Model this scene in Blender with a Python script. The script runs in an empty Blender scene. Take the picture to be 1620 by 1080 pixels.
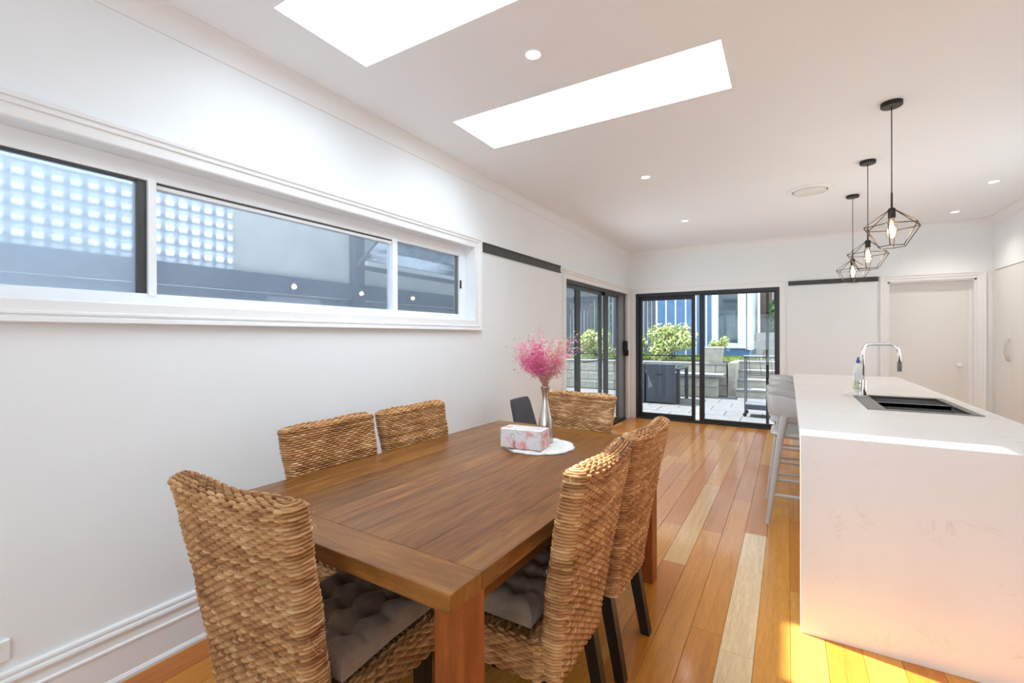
import bpy, math, random
import numpy as np
from mathutils import Vector, Matrix
random.seed(7)
RNG = np.random.default_rng(11)
scene = bpy.context.scene
COL = scene.collection
PI = math.pi

# ------------------------------------------------------------------ camera
cam_d = bpy.data.cameras.new('camera')
cam = bpy.data.objects.new('camera', cam_d)
COL.objects.link(cam)
cam_d.sensor_width = 36.0
cam_d.lens = 725.69 * 36.0 / 1620.0
cam_d.shift_y = -(540 - 533.53) / 1620.0
cam_d.clip_start = 0.02
yaw, pit, rol = math.radians(31.05), math.radians(-0.101), math.radians(-0.137)
F = Vector((-math.sin(yaw) * math.cos(pit), math.cos(yaw) * math.cos(pit), math.sin(pit)))
R0 = Vector((math.cos(yaw), math.sin(yaw), 0))
U0 = R0.cross(F)
Rv = R0 * math.cos(rol) + U0 * math.sin(rol)
Uv = -R0 * math.sin(rol) + U0 * math.cos(rol)
m = Matrix((Rv, Uv, -F)).transposed().to_4x4()
m.translation = Vector((0, 0, 1.378))
cam.matrix_world = m
scene.camera = cam

# ------------------------------------------------------------------ world, sun, daylight, fill lamps, exposure
world = bpy.data.worlds.new('world')
scene.world = world
world.use_nodes = True
bg = world.node_tree.nodes['Background']
bg.inputs[0].default_value = (0.80, 0.91, 1.0, 1)
bg.inputs[1].default_value = 2.7
SUN_DIR = Vector((0.544, -0.095, -1.0)).normalized()
sd = bpy.data.lights.new('sun', 'SUN')
sd.energy = 15.0
sd.angle = math.radians(1.0)
sd.color = (1.0, 0.98, 0.95)
sun = bpy.data.objects.new('sun', sd)
COL.objects.link(sun)
sun.rotation_euler = SUN_DIR.to_track_quat('-Z', 'Y').to_euler()

def area(name, loc, direction, sx, sy, power, color=(1, 1, 1), portal=False, spread=180):
    d = bpy.data.lights.new(name, 'AREA')
    d.shape = 'RECTANGLE'
    d.size, d.size_y = sx, sy
    d.energy = power
    d.color = color
    d.spread = math.radians(spread)
    if portal:
        d.cycles.is_portal = True
    o = bpy.data.objects.new(name, d)
    COL.objects.link(o)
    o.location = loc
    q = Vector(direction).to_track_quat('-Z', 'Y')
    o.rotation_euler = q.to_euler()
    return o
DAY = (0.74, 0.88, 1.0)
# area lamps boosting daylight in the skylight shafts, then added fill out of view
area('skylight_daylight', (-1.089, 1.425, 3.10), (0, 0, -1), 1.56, 0.46, 24, DAY)
area('skylight_daylight', (-1.089, 2.658, 3.10), (0, 0, -1), 1.56, 0.46, 24, DAY)
area('rear_fill', (-0.1, -2.83, 1.25), (0, 1, 0.8), 3.6, 1.9, 44, (0.72, 0.87, 1.0))  # added fill lamp behind the camera, at an assumed window
area('kitchen_side_fill', (2.30, 4.9, 1.55), (-1, 0, 0.38), 1.0, 2.7, 25, (0.86, 0.94, 1.0))  # added fill lamp on the kitchen side, at an invented window
area('side_door_fill', (-3.1, 5.75, 1.05), (1, 0.1, 0.4), 1.8, 1.8, 55, (0.86, 0.94, 1.0))  # lamp added outside the side door, hidden from view, to lift the far end
# portals: where sky light enters through the glazing (sampling guides, they emit nothing)
area('patio_door_portal', (-1.15, 7.90, 1.05), (0, -1, 0), 2.1, 2.1, 1, portal=True)
area('side_door_portal', (-2.48, 6.35, 1.05), (1, 0, 0), 2.1, 2.5, 1, portal=True)
area('side_window_portal', (-2.48, 1.3, 1.83), (1, 0, 0), 0.62, 3.8, 1, portal=True)

vs = scene.view_settings
vs.view_transform = 'Standard'
vs.look = 'None'
vs.exposure = 0.12
vs.gamma = 1.0
vs.use_curve_mapping = False
scene.cycles.max_bounces = 10
scene.cycles.diffuse_bounces = 6
scene.cycles.transparent_max_bounces = 24
scene.cycles.sample_clamp_indirect = 6.0
scene.cycles.caustics_reflective = False
scene.cycles.caustics_refractive = False

# ------------------------------------------------------------------ materials
def srgb(r, g, b):
    def f(c):
        c /= 255.0
        return c / 12.92 if c <= 0.04045 else ((c + 0.055) / 1.055) ** 2.4
    return (f(r), f(g), f(b), 1.0)

class NT:
    def __init__(s, name):
        s.m = bpy.data.materials.new(name)
        s.m.use_nodes = True
        s.t = s.m.node_tree
        s.b = s.t.nodes['Principled BSDF']
        s.out = s.t.nodes['Material Output']
    def n(s, typ, **kw):
        nd = s.t.nodes.new(typ)
        for k, v in kw.items():
            if k.startswith('_'):
                setattr(nd, k[1:], v)
            else:
                nd.inputs[k].default_value = v
        return nd
    def l(s, a, b):
        s.t.links.new(a, b)
    def set(s, **kw):
        for k, v in kw.items():
            s.b.inputs[k.replace('_', ' ')].default_value = v
    def coord(s, kind='Object', scale=(1, 1, 1), rnd=False):
        tc = s.n('ShaderNodeTexCoord')
        mp = s.n('ShaderNodeMapping')
        mp.inputs['Scale'].default_value = scale
        s.l(tc.outputs[kind], mp.inputs['Vector'])
        if rnd:
            oi = s.n('ShaderNodeObjectInfo')
            mu = s.n('ShaderNodeMath', _operation='MULTIPLY')
            mu.inputs[1].default_value = 57.0
            s.l(oi.outputs['Random'], mu.inputs[0])
            cx = s.n('ShaderNodeCombineXYZ')
            for i in range(3):
                s.l(mu.outputs[0], cx.inputs[i])
            s.l(cx.outputs[0], mp.inputs['Location'])
        return mp.outputs[0]
    def noise(s, vec, scale=5, detail=4, rough=0.55, dist=0.0):
        nd = s.n('ShaderNodeTexNoise', Scale=scale, Detail=detail, Roughness=rough, Distortion=dist)
        s.l(vec, nd.inputs['Vector'])
        return nd.outputs['Fac']
    def ramp(s, fac, stops):
        r = s.n('ShaderNodeValToRGB')
        e = r.color_ramp.elements
        while len(e) < len(stops):
            e.new(0.5)
        for i, (p, c) in enumerate(stops):
            e[i].position = p
            e[i].color = c if len(c) == 4 else (*c, 1)
        s.l(fac, r.inputs[0])
        return r.outputs[0]
    def mix(s, fac, a, b, mode='MIX'):
        mx = s.n('ShaderNodeMix', _data_type='RGBA', _blend_type=mode)
        for val, idx in ((fac, 0), (a, 6), (b, 7)):
            if hasattr(val, 'links') or hasattr(val, 'is_linked'):
                s.l(val, mx.inputs[idx])
            else:
                mx.inputs[idx].default_value = val
        return mx.outputs[2]
    def bump(s, h, strength=0.3, dist=0.01):
        b = s.n('ShaderNodeBump', Strength=strength, Distance=dist)
        s.l(h, b.inputs['Height'])
        s.l(b.outputs[0], s.b.inputs['Normal'])
    def color(s, c):
        s.l(c, s.b.inputs['Base Color'])

def plain(name, col, rough=0.5, metal=0.0, var=0.0, vscale=8, bump=0.0, bscale=60, spec=0.5, emit=None):
    t = NT(name)
    t.set(Base_Color=col, Roughness=rough, Metallic=metal, Specular_IOR_Level=spec)
    if var or bump:
        v = t.coord()
        if var:
            f = t.noise(v, vscale, 3)
            d = tuple(max(0, c * (1 - var)) for c in col[:3]) + (1,)
            u = tuple(min(1, c * (1 + var)) for c in col[:3]) + (1,)
            t.color(t.ramp(f, [(0.3, d), (0.7, u)]))
        if bump:
            t.bump(t.noise(v, bscale, 2), bump, 0.004)
    if emit:
        t.b.inputs['Emission Color'].default_value = emit[0]
        t.b.inputs['Emission Strength'].default_value = emit[1]
    return t.m

MAT = {}
MAT['wall'] = plain('wall_paint', (0.83, 0.847, 0.852, 1), 0.7, var=0.012, vscale=1.5, bump=0.05, bscale=180)
MAT['ceiling'] = plain('ceiling_paint', (0.87, 0.895, 0.915, 1), 0.8, bump=0.03, bscale=150)
MAT['trim'] = plain('gloss_trim_paint', (0.83, 0.825, 0.815, 1), 0.35, var=0.01, vscale=2)
MAT['alu_white'] = plain('white_aluminium', (0.86, 0.87, 0.88, 1), 0.3, var=0.01)
MAT['black_alu'] = plain('black_aluminium', (0.018, 0.019, 0.022, 1), 0.35, var=0.1)
MAT['grey_alu'] = plain('grey_aluminium', (0.16, 0.15, 0.145, 1), 0.4, var=0.05)
MAT['slot'] = plain('dark_track', (0.05, 0.048, 0.045, 1), 0.45, var=0.1)
MAT['chrome'] = plain('chrome', (0.85, 0.84, 0.82, 1), 0.08, 1.0)
MAT['nickel'] = plain('brushed_nickel', (0.62, 0.56, 0.50, 1), 0.3, 1.0)
MAT['black_metal'] = plain('black_metal', (0.02, 0.019, 0.018, 1), 0.4, 0.3, var=0.1)
MAT['bronze_wire'] = plain('bronze_wire', (0.055, 0.043, 0.035, 1), 0.4, 0.5, var=0.1)
MAT['sink'] = plain('dark_granite_sink', (0.17, 0.166, 0.162, 1), 0.4, var=0.2, vscale=300)
MAT['stool'] = plain('grey_plastic', (0.56, 0.56, 0.56, 1), 0.38, var=0.02)
MAT['dark_leg'] = plain('dark_stained_timber', (0.010, 0.006, 0.005, 1), 0.35, var=0.3, vscale=30)
MAT['charcoal'] = plain('charcoal_fabric', (0.075, 0.075, 0.085, 1), 0.9, var=0.2, vscale=120, bump=0.4, bscale=350)
MAT['cabinet'] = plain('cabinet_lacquer', (0.78, 0.755, 0.72, 1), 0.3, var=0.01)
MAT['white_plastic'] = plain('white_plastic', (0.85, 0.85, 0.84, 1), 0.35, var=0.01)
MAT['blue_plastic'] = plain('blue_plastic', (0.02, 0.10, 0.32, 1), 0.35)
MAT['soap'] = plain('soap_gel', (0.62, 0.72, 0.42, 1), 0.2)
MAT['lampglow'] = plain('downlight_diffuser', (1, 1, 1, 1), 0.5, emit=((1.0, 0.9, 0.78, 1), 9.0))
MAT['filament'] = plain('glowing_filament', (1, 0.8, 0.5, 1), 0.5, emit=((1.0, 0.70, 0.36, 1), 16.0))

def glass(name, tint=(1, 1, 1, 1), r0=0.03, haze=0.0, rough=0.0, hazecol=(0.74, 0.82, 0.90, 1)):
    t = NT(name)
    t.t.nodes.remove(t.b)
    tr = t.n('ShaderNodeBsdfTransparent')
    tr.inputs[0].default_value = tint
    gl = t.n('ShaderNodeBsdfGlossy', Roughness=rough)
    lw = t.n('ShaderNodeLayerWeight')
    lw.inputs['Blend'].default_value = 0.5
    pw = t.n('ShaderNodeMath', _operation='POWER')
    pw.inputs[1].default_value = 5.0
    t.l(lw.outputs['Facing'], pw.inputs[0])
    ma = t.n('ShaderNodeMath', _operation='MULTIPLY_ADD')
    ma.inputs[1].default_value = 0.9
    ma.inputs[2].default_value = r0
    t.l(pw.outputs[0], ma.inputs[0])
    base = tr.outputs[0]
    if haze:
        df = t.n('ShaderNodeBsdfTranslucent')
        df.inputs[0].default_value = hazecol
        v = t.coord()
        f = t.noise(v, 3.0, 5)
        mr = t.n('ShaderNodeMapRange')
        mr.inputs['To Min'].default_value = haze * 0.7
        mr.inputs['To Max'].default_value = haze * 1.3
        t.l(f, mr.inputs['Value'])
        hz = t.n('ShaderNodeMixShader')
        t.l(mr.outputs[0], hz.inputs[0])
        t.l(base, hz.inputs[1])
        t.l(df.outputs[0], hz.inputs[2])
        base = hz.outputs[0]
    mx = t.n('ShaderNodeMixShader')
    t.l(ma.outputs[0], mx.inputs[0])
    t.l(base, mx.inputs[1])
    t.l(gl.outputs[0], mx.inputs[2])
    t.l(mx.outputs[0], t.out.inputs['Surface'])
    return t.m
MAT['glass'] = glass('clear_pane', (0.93, 0.96, 0.97, 1))
MAT['glass_hazy'] = glass('dusty_pane', (0.90, 0.94, 0.97, 1), haze=0.36)
MAT['frosted'] = glass('frosted_screen', (0.95, 0.97, 1.0, 1), r0=0.02, haze=0.72, hazecol=(0.72, 0.77, 0.82, 1))
MAT['glass_dusty'] = glass('slightly_dusty_pane', (0.92, 0.95, 0.97, 1), haze=0.20)
MAT['bulb'] = glass('bulb_glass', (1.0, 0.93, 0.82, 1), r0=0.05)

def wood(name, stops, grain=(1.0, 14.0, 14.0), scale=2.2, rough=0.3, objcol=False, bump=0.08, knots=0.0, coat=0.0, spec=0.3):
    t = NT(name)
    v = t.coord('Object', grain, rnd=True)
    g1 = t.noise(v, scale, 6, 0.62, 1.2)
    c = t.ramp(g1, stops)
    v2 = t.coord('Object', tuple(x * 5 for x in grain), rnd=True)
    g2 = t.noise(v2, scale * 2.5, 3, 0.6)
    fine = t.ramp(g2, [(0.35, (0.86, 0.85, 0.84, 1)), (0.65, (1.05, 1.05, 1.05, 1))])
    c = t.mix(1.0, c, fine, 'MULTIPLY')
    if objcol:
        oi = t.n('ShaderNodeObjectInfo')
        c = t.mix(1.0, c, oi.outputs['Color'], 'MULTIPLY')
    if knots:
        v3 = t.coord('Object', (1.0, 2.6, 2.6) if grain[0] < grain[1] else (2.6, 1.0, 2.6), rnd=True)
        vo = t.n('ShaderNodeTexVoronoi', Scale=2.2)
        t.l(v3, vo.inputs['Vector'])
        kf = t.ramp(vo.outputs['Distance'], [(0.0, (1, 1, 1, 1)), (0.06, (0.5, 0.5, 0.5, 1)), (0.16, (0, 0, 0, 1))])
        sc = t.n('ShaderNodeMath', _operation='MULTIPLY')
        sc.inputs[1].default_value = knots
        t.l(kf, sc.inputs[0])
        c = t.mix(sc.outputs[0], c, (0.05, 0.02, 0.008, 1))
    t.color(c)
    t.set(Roughness=rough, Coat_Weight=coat, Coat_Roughness=0.12, Specular_IOR_Level=spec)
    t.bump(g2, bump, 0.002)
    return t.m
# floor boards run along Y: grain stretched in Y
MAT['floor'] = wood('oak_floor_board', [(0.25, (0.74, 0.70, 0.66, 1)), (0.42, (0.93, 0.92, 0.90, 1)), (0.75, (1.10, 1.10, 1.10, 1))],
                    grain=(13.0, 0.7, 13.0), scale=1.5, rough=0.28, objcol=True, bump=0.03, coat=0.35, spec=0.2)
MAT['table'] = wood('stained_acacia', [(0.25, srgb(88, 52, 22)), (0.5, srgb(132, 84, 40)), (0.75, srgb(166, 114, 60))],
                    grain=(9.0, 1.0, 9.0), scale=2.4, rough=0.33, objcol=True, bump=0.06, knots=0.55)
MAT['table_x'] = wood('stained_acacia_crosswise', [(0.25, srgb(100, 62, 26)), (0.5, srgb(140, 90, 40)), (0.75, srgb(168, 114, 56))],
                      grain=(1.0, 9.0, 9.0), scale=2.4, rough=0.33, objcol=True, bump=0.06, knots=0.4)
MAT['table_z'] = wood('stained_acacia_upright', [(0.2, srgb(110, 56, 24)), (0.5, srgb(152, 82, 38)), (0.8, srgb(178, 102, 50))],
                      grain=(9.0, 9.0, 1.0), scale=2.0, rough=0.35, objcol=True, bump=0.05)

def quartz():
    t = NT('white_quartz')
    v = t.coord('Object', (1, 1, 1))
    big = t.noise(v, 1.3, 4, 0.6, 0.4)
    w = t.n('ShaderNodeTexNoise', Scale=4.2, Detail=9, Roughness=0.75, Distortion=0.8)
    t.l(v, w.inputs['Vector'])
    vein = t.ramp(w.outputs['Fac'], [(0.485, (0, 0, 0, 1)), (0.498, (1, 1, 1, 1)), (0.502, (1, 1, 1, 1)), (0.515, (0, 0, 0, 1))])
    gate = t.ramp(t.noise(v, 4.4, 3), [(0.56, (0, 0, 0, 1)), (0.70, (1, 1, 1, 1))])
    f = t.n('ShaderNodeMath', _operation='MULTIPLY')
    t.l(vein, f.inputs[0])
    t.l(gate, f.inputs[1])
    f2 = t.n('ShaderNodeMath', _operation='MULTIPLY')
    f2.inputs[1].default_value = 0.42
    t.l(f.outputs[0], f2.inputs[0])
    base = t.ramp(big, [(0.3, (0.80, 0.785, 0.76, 1)), (0.7, (0.86, 0.85, 0.835, 1))])
    t.color(t.mix(f2.outputs[0], base, (0.36, 0.30, 0.24, 1)))
    t.set(Roughness=0.22)
    return t.m
MAT['quartz'] = quartz()

def wicker(name, stops, attr='strand'):
    t = NT(name)
    a = t.n('ShaderNodeAttribute')
    a.attribute_name = attr
    v = t.coord('Object', (1, 1, 1), rnd=True)
    f = t.noise(v, 9, 3)
    ad = t.n('ShaderNodeMath', _operation='MULTIPLY_ADD')
    ad.inputs[1].default_value = 0.55
    t.l(a.outputs['Fac'], ad.inputs[0])
    mu = t.n('ShaderNodeMath', _operation='MULTIPLY')
    mu.inputs[1].default_value = 0.5
    t.l(f, mu.inputs[0])
    t.l(mu.outputs[0], ad.inputs[2])
    c = t.ramp(ad.outputs[0], stops)
    oi = t.n('ShaderNodeObjectInfo')
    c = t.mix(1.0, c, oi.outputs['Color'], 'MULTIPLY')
    t.color(c)
    t.set(Roughness=0.6, Specular_IOR_Level=0.35)
    t.bump(t.noise(v, 260, 2), 0.35, 0.002)
    return t.m
MAT['wicker'] = wicker('woven_banana_leaf', [(0.15, srgb(106, 66, 34)), (0.42, srgb(156, 108, 64)), (0.65, srgb(188, 142, 92)), (0.9, srgb(222, 186, 140))])
MAT['dark_wicker'] = plain('dark_grey_wicker', (0.055, 0.065, 0.085, 1), 0.55, var=0.25, vscale=60)

def fabric(name, c1, c2, scale=240):
    t = NT(name)
    v = t.coord()
    f = t.noise(v, 14, 4)
    t.color(t.ramp(f, [(0.3, c1), (0.7, c2)]))
    w = t.n('ShaderNodeTexWave', Scale=scale, Distortion=1.0)
    t.l(v, w.inputs['Vector'])
    t.bump(w.outputs['Fac'], 0.35, 0.002)
    t.set(Roughness=0.95, Sheen_Weight=0.3, Specular_IOR_Level=0.2)
    return t.m
MAT['cushion'] = fabric('taupe_corduroy', srgb(126, 106, 88), srgb(160, 140, 118), 90)
MAT['mat'] = plain('cream_fleece', (0.80, 0.78, 0.74, 1), 0.95, var=0.06, vscale=40, bump=0.5, bscale=120)

def floral():
    t = NT('floral_tissue_box')
    v = t.coord('Object', (1, 1, 1))
    vo = t.n('ShaderNodeTexVoronoi', Scale=20.0, Randomness=1.0)
    t.l(v, vo.inputs['Vector'])
    petal = t.ramp(vo.outputs['Distance'], [(0.30, (1, 1, 1, 1)), (0.62, (0, 0, 0, 1))])
    patch = t.ramp(t.noise(v, 14, 3), [(0.40, (0, 0, 0, 1)), (0.48, (1, 1, 1, 1))])
    f = t.n('ShaderNodeMath', _operation='MULTIPLY')
    t.l(petal, f.inputs[0])
    t.l(patch, f.inputs[1])
    pink = t.ramp(t.noise(v, 60, 2), [(0.3, srgb(236, 120, 140)), (0.7, srgb(248, 190, 186))])
    c = t.mix(f.outputs[0], (0.84, 0.82, 0.83, 1), pink)
    st = t.n('ShaderNodeTexNoise', Scale=9.0, Detail=0.0, Distortion=1.5)
    t.l(v, st.inputs['Vector'])
    stem = t.ramp(st.outputs['Fac'], [(0.485, (0, 0, 0, 1)), (0.5, (0.8, 0.8, 0.8, 1)), (0.515, (0, 0, 0, 1))])
    c = t.mix(stem, c, srgb(120, 128, 104))
    t.color(c)
    t.set(Roughness=0.4)
    return t.m
MAT['floral'] = floral()

def attr_col(name, attr='tint', rough=0.7, trans=0.0):
    t = NT(name)
    a = t.n('ShaderNodeAttribute')
    a.attribute_name = attr
    t.color(a.outputs['Color'])
    t.set(Roughness=rough)
    return t.m
MAT['petal'] = attr_col('dried_pink_petals')
MAT['stem'] = plain('dry_stem', srgb(214, 160, 140), 0.8, var=0.1)

# exterior
MAT['paver'] = plain('grey_concrete_paver', (0.125, 0.127, 0.132, 1), 0.85, var=0.12, vscale=6, bump=0.2, bscale=90)
MAT['concrete'] = plain('pale_side_concrete', (0.60, 0.61, 0.61, 1), 0.9, var=0.1)
MAT['sandstone'] = plain('pale_sandstone', (0.40, 0.37, 0.32, 1), 0.9, var=0.15, vscale=7, bump=0.4, bscale=40)
MAT['coping'] = plain('concrete_coping', (0.27, 0.27, 0.26, 1), 0.85, var=0.08)
MAT['soil'] = plain('garden_soil', (0.09, 0.065, 0.045, 1), 0.95, var=0.3)
MAT['grass'] = plain('lawn_grass', (0.20, 0.33, 0.07, 1), 0.9, var=0.35, vscale=30, bump=0.5)
MAT['bluewall'] = plain('blue_weatherboard', (0.10, 0.21, 0.40, 1), 0.6, var=0.06)
MAT['whiteext'] = plain('white_exterior_paint', (0.80, 0.82, 0.84, 1), 0.5, var=0.02)
MAT['darkfence'] = plain('charcoal_fence_paint', (0.10, 0.115, 0.14, 1), 0.7, var=0.15, vscale=3)
MAT['bluefence'] = plain('slate_blue_timber', (0.045, 0.06, 0.10, 1), 0.75, var=0.2, vscale=6, bump=0.2)
MAT['lattice'] = plain('weathered_lattice', (0.55, 0.58, 0.61, 1), 0.8, var=0.1)
MAT['sheet'] = plain('pale_cement_sheet', (0.54, 0.55, 0.54, 1), 0.7, var=0.1, vscale=4)
MAT['brownwall'] = plain('brown_timber_wall', (0.22, 0.15, 0.12, 1), 0.8, var=0.15)
MAT['leaf'] = attr_col('garden_leaves', rough=0.6)
MAT['bark'] = plain('bark', (0.12, 0.09, 0.06, 1), 0.9, var=0.3)
MAT['roof'] = plain('sun_block_eave', (0.70, 0.70, 0.70, 1), 0.7, var=0.02)
MAT['dark_inside'] = plain('cabin_interior', (0.30, 0.34, 0.36, 1), 0.7, var=0.2, vscale=2)
MAT['polycarb'] = glass('smoked_polycarbonate', (0.45, 0.52, 0.60, 1), r0=0.06, haze=0.2)

# ------------------------------------------------------------------ mesh helpers
class MB:
    def __init__(s):
        s.v = []
        s.f = []
        s.off = 0
    def add(s, verts, faces):
        o = len(s.v)
        s.v.extend([tuple(p) for p in verts])
        s.f.extend([tuple(i + o for i in f) for f in faces])
        return s
    def box(s, x0, x1, y0, y1, z0, z1, c=0.0, mat=None):
        if x0 > x1: x0, x1 = x1, x0
        if y0 > y1: y0, y1 = y1, y0
        if z0 > z1: z0, z1 = z1, z0
        if c <= 0:
            v = [(x0, y0, z0), (x1, y0, z0), (x1, y1, z0), (x0, y1, z0), (x0, y0, z1), (x1, y0, z1), (x1, y1, z1), (x0, y1, z1)]
            f = [(0, 3, 2, 1), (4, 5, 6, 7), (0, 1, 5, 4), (1, 2, 6, 5), (2, 3, 7, 6), (3, 0, 4, 7)]
        else:
            c = min(c, (x1 - x0) * .45, (y1 - y0) * .45, (z1 - z0) * .45)
            v = []
            idx = {}
            X, Y, Z = (x0, x1), (y0, y1), (z0, z1)
            sg = (1, -1)
            for i in (0, 1):
                for j in (0, 1):
                    for k in (0, 1):
                        for a in range(3):
                            p = [X[i] + sg[i] * c, Y[j] + sg[j] * c, Z[k] + sg[k] * c]
                            p[a] = (X[i], Y[j], Z[k])[a]
                            idx[(i, j, k, a)] = len(v)
                            v.append(tuple(p))
            f = []
            for a in range(3):
                for sde in (0, 1):
                    o = [q for q in range(3) if q != a]
                    quad = []
                    for (p, q) in ((0, 0), (1, 0), (1, 1), (0, 1)):
                        t = [0, 0, 0]
                        t[a] = sde
                        t[o[0]] = p
                        t[o[1]] = q
                        quad.append(idx[(t[0], t[1], t[2], a)])
                    if (sde == 0) != (a == 1):
                        quad.reverse()
                    f.append(tuple(quad))
            for a in range(3):          # edges along axis a
                b, cc = [q for q in range(3) if q != a]
                for p in (0, 1):
                    for q in (0, 1):
                        t0 = [0, 0, 0]
                        t0[b] = p
                        t0[cc] = q
                        t1 = list(t0)
                        t1[a] = 1
                        quad = [idx[(*t0, b)], idx[(*t1, b)], idx[(*t1, cc)], idx[(*t0, cc)]]
                        f.append(tuple(quad))
            for i in (0, 1):
                for j in (0, 1):
                    for k in (0, 1):
                        f.append((idx[(i, j, k, 0)], idx[(i, j, k, 1)], idx[(i, j, k, 2)]))
            s.off += 1
        if mat is not None:
            v = [tuple(mat @ Vector(p)) for p in v]
        return s.add(v, f)
    def hexa(s, p):     # 8 points: bottom ring then top ring
        return s.add(p, [(0, 3, 2, 1), (4, 5, 6, 7), (0, 1, 5, 4), (1, 2, 6, 5), (2, 3, 7, 6), (3, 0, 4, 7)])
    def tube(s, pts, r, n=8, closed=False, cap=True):
        pts = [Vector(p) for p in pts]
        m_ = len(pts)
        rs = r if isinstance(r, (list, tuple)) else [r] * m_
        o = len(s.v)
        prev = None
        for i, p in enumerate(pts):
            if closed:
                d = (pts[(i + 1) % m_] - pts[i - 1])
            else:
                d = pts[min(i + 1, m_ - 1)] - pts[max(i - 1, 0)]
            d.normalize()
            if prev is None:
                a = Vector((0, 0, 1)) if abs(d.z) < .9 else Vector((1, 0, 0))
                x = d.cross(a).normalized()
            else:
                x = (prev - d * prev.dot(d)).normalized()
            prev = x
            y = d.cross(x)
            for k in range(n):
                t = 2 * PI * k / n
                s.v.append(tuple(p + (x * math.cos(t) + y * math.sin(t)) * rs[i]))
        for i in range(m_ if closed else m_ - 1):
            for k in range(n):
                a = o + i * n + k
                b = o + i * n + (k + 1) % n
                c = o + ((i + 1) % m_) * n + (k + 1) % n
                d = o + ((i + 1) % m_) * n + k
                s.f.append((a, b, c, d))
        if cap and not closed:
            s.f.append(tuple(o + k for k in reversed(range(n))))
            s.f.append(tuple(o + (m_ - 1) * n + k for k in range(n)))
        return s
    def lathe(s, prof, n=32, c=(0, 0, 0), cap=True):
        o = len(s.v)
        for r, z in prof:
            for k in range(n):
                t = 2 * PI * k / n
                s.v.append((c[0] + r * math.cos(t), c[1] + r * math.sin(t), c[2] + z))
        m_ = len(prof)
        for i in range(m_ - 1):
            for k in range(n):
                s.f.append((o + i * n + k, o + i * n + (k + 1) % n, o + (i + 1) * n + (k + 1) % n, o + (i + 1) * n + k))
        if cap:
            s.f.append(tuple(o + k for k in reversed(range(n))))
            s.f.append(tuple(o + (m_ - 1) * n + k for k in range(n)))
        return s
    def prism(s, outline, y0, y1, axis='y'):
        n = len(outline)
        def P(a, b, t):
            return {'y': (a, t, b), 'x': (t, a, b), 'z': (a, b, t)}[axis]
        v = [P(a, b, y0) for a, b in outline] + [P(a, b, y1) for a, b in outline]
        f = [tuple(range(n)), tuple(range(2 * n - 1, n - 1, -1))]
        for i in range(n):
            j = (i + 1) % n
            f.append((i, i + n, j + n, j))
        return s.add(v, f)
    def sweep_rect(s, rect, prof, plane, open_bottom=False):
        """profile (distance outward from the inner edge, height off the wall) mitred round a rectangle.
        plane(a, b, h) -> xyz"""
        a0, a1, b0, b1 = rect
        rings = []
        for d, h in prof:
            if open_bottom:
                rings.append([(a0 - d, b0), (a0 - d, b1 + d), (a1 + d, b1 + d), (a1 + d, b0)])
            else:
                rings.append([(a0 - d, b0 - d), (a0 - d, b1 + d), (a1 + d, b1 + d), (a1 + d, b0 - d)])
        o = len(s.v)
        for ring, (d, h) in zip(rings, prof):
            for a, b in ring:
                s.v.append(tuple(plane(a, b, h)))
        for i in range(len(prof) - 1):
            for k in range(3 if open_bottom else 4):
                s.f.append((o + i * 4 + k, o + i * 4 + (k + 1) % 4, o + (i + 1) * 4 + (k + 1) % 4, o + (i + 1) * 4 + k))
        return s
    def build(s, name, mat, parent=None, smooth=False, loc=None, fix=True):
        me = bpy.data.meshes.new(name)
        me.from_pydata(s.v, [], s.f)
        if fix:
            import bmesh
            bm = bmesh.new()
            bm.from_mesh(me)
            bmesh.ops.recalc_face_normals(bm, faces=bm.faces)
            bm.to_mesh(me)
            bm.free()
        return link(name, me, mat, parent, smooth, loc)

def link(name, me, mat, parent=None, smooth=False, loc=None):
    if mat is not None and not me.materials:
        me.materials.append(MAT[mat] if isinstance(mat, str) else mat)
    if smooth:
        me.shade_smooth()
        if smooth == 'auto':
            me.set_sharp_from_angle(angle=math.radians(35))
    o = bpy.data.objects.new(name, me)
    COL.objects.link(o)
    if parent is not None:
        o.parent = parent
    if loc is not None:
        o.location = loc
    return o

def tag(o, label=None, cat=None, group=None, kind=None):
    if label: o['label'] = label
    if cat: o['category'] = cat
    if group: o['group'] = group
    if kind: o['kind'] = kind
    return o

def thing(name, label, cat, loc=(0, 0, 0), rz=0.0, group=None):
    o = bpy.data.objects.new(name, None)
    o.empty_display_size = 0.05
    COL.objects.link(o)
    o.location = loc
    o.rotation_euler = (0, 0, rz)
    return tag(o, label, cat, group)

def struct_root(name, label=None):
    o = bpy.data.objects.new(name, None)
    o.empty_display_size = 0.05
    COL.objects.link(o)
    o['kind'] = 'structure'
    if label: o['label'] = label
    return o

def struct(o, label=None):
    o['kind'] = 'structure'
    if label: o['label'] = label
    return o

def copy_tree(o, parent=None):
    c = o.copy()
    COL.objects.link(c)
    c.parent = parent
    for ch in list(o.children):
        copy_tree(ch, c)
    return c

def dup(root, loc, rz, label):
    c = copy_tree(root)
    c.location = loc
    c.rotation_euler = (0, 0, rz)
    c['label'] = label
    return c
# ------------------------------------------------------------------ room shell
XL, XR, YB, YR, ZC = -2.32, 2.118, 7.733, -2.8, 2.80
FL = MB().box(XL - .15, XR + .15, YR, YB + .03, -0.16, -0.021)
floor = struct(FL.build('floor', MAT['floor']), 'glossy orange timber board floor')
floor.color = (*srgb(196, 132, 74)[:3], 1)
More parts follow.
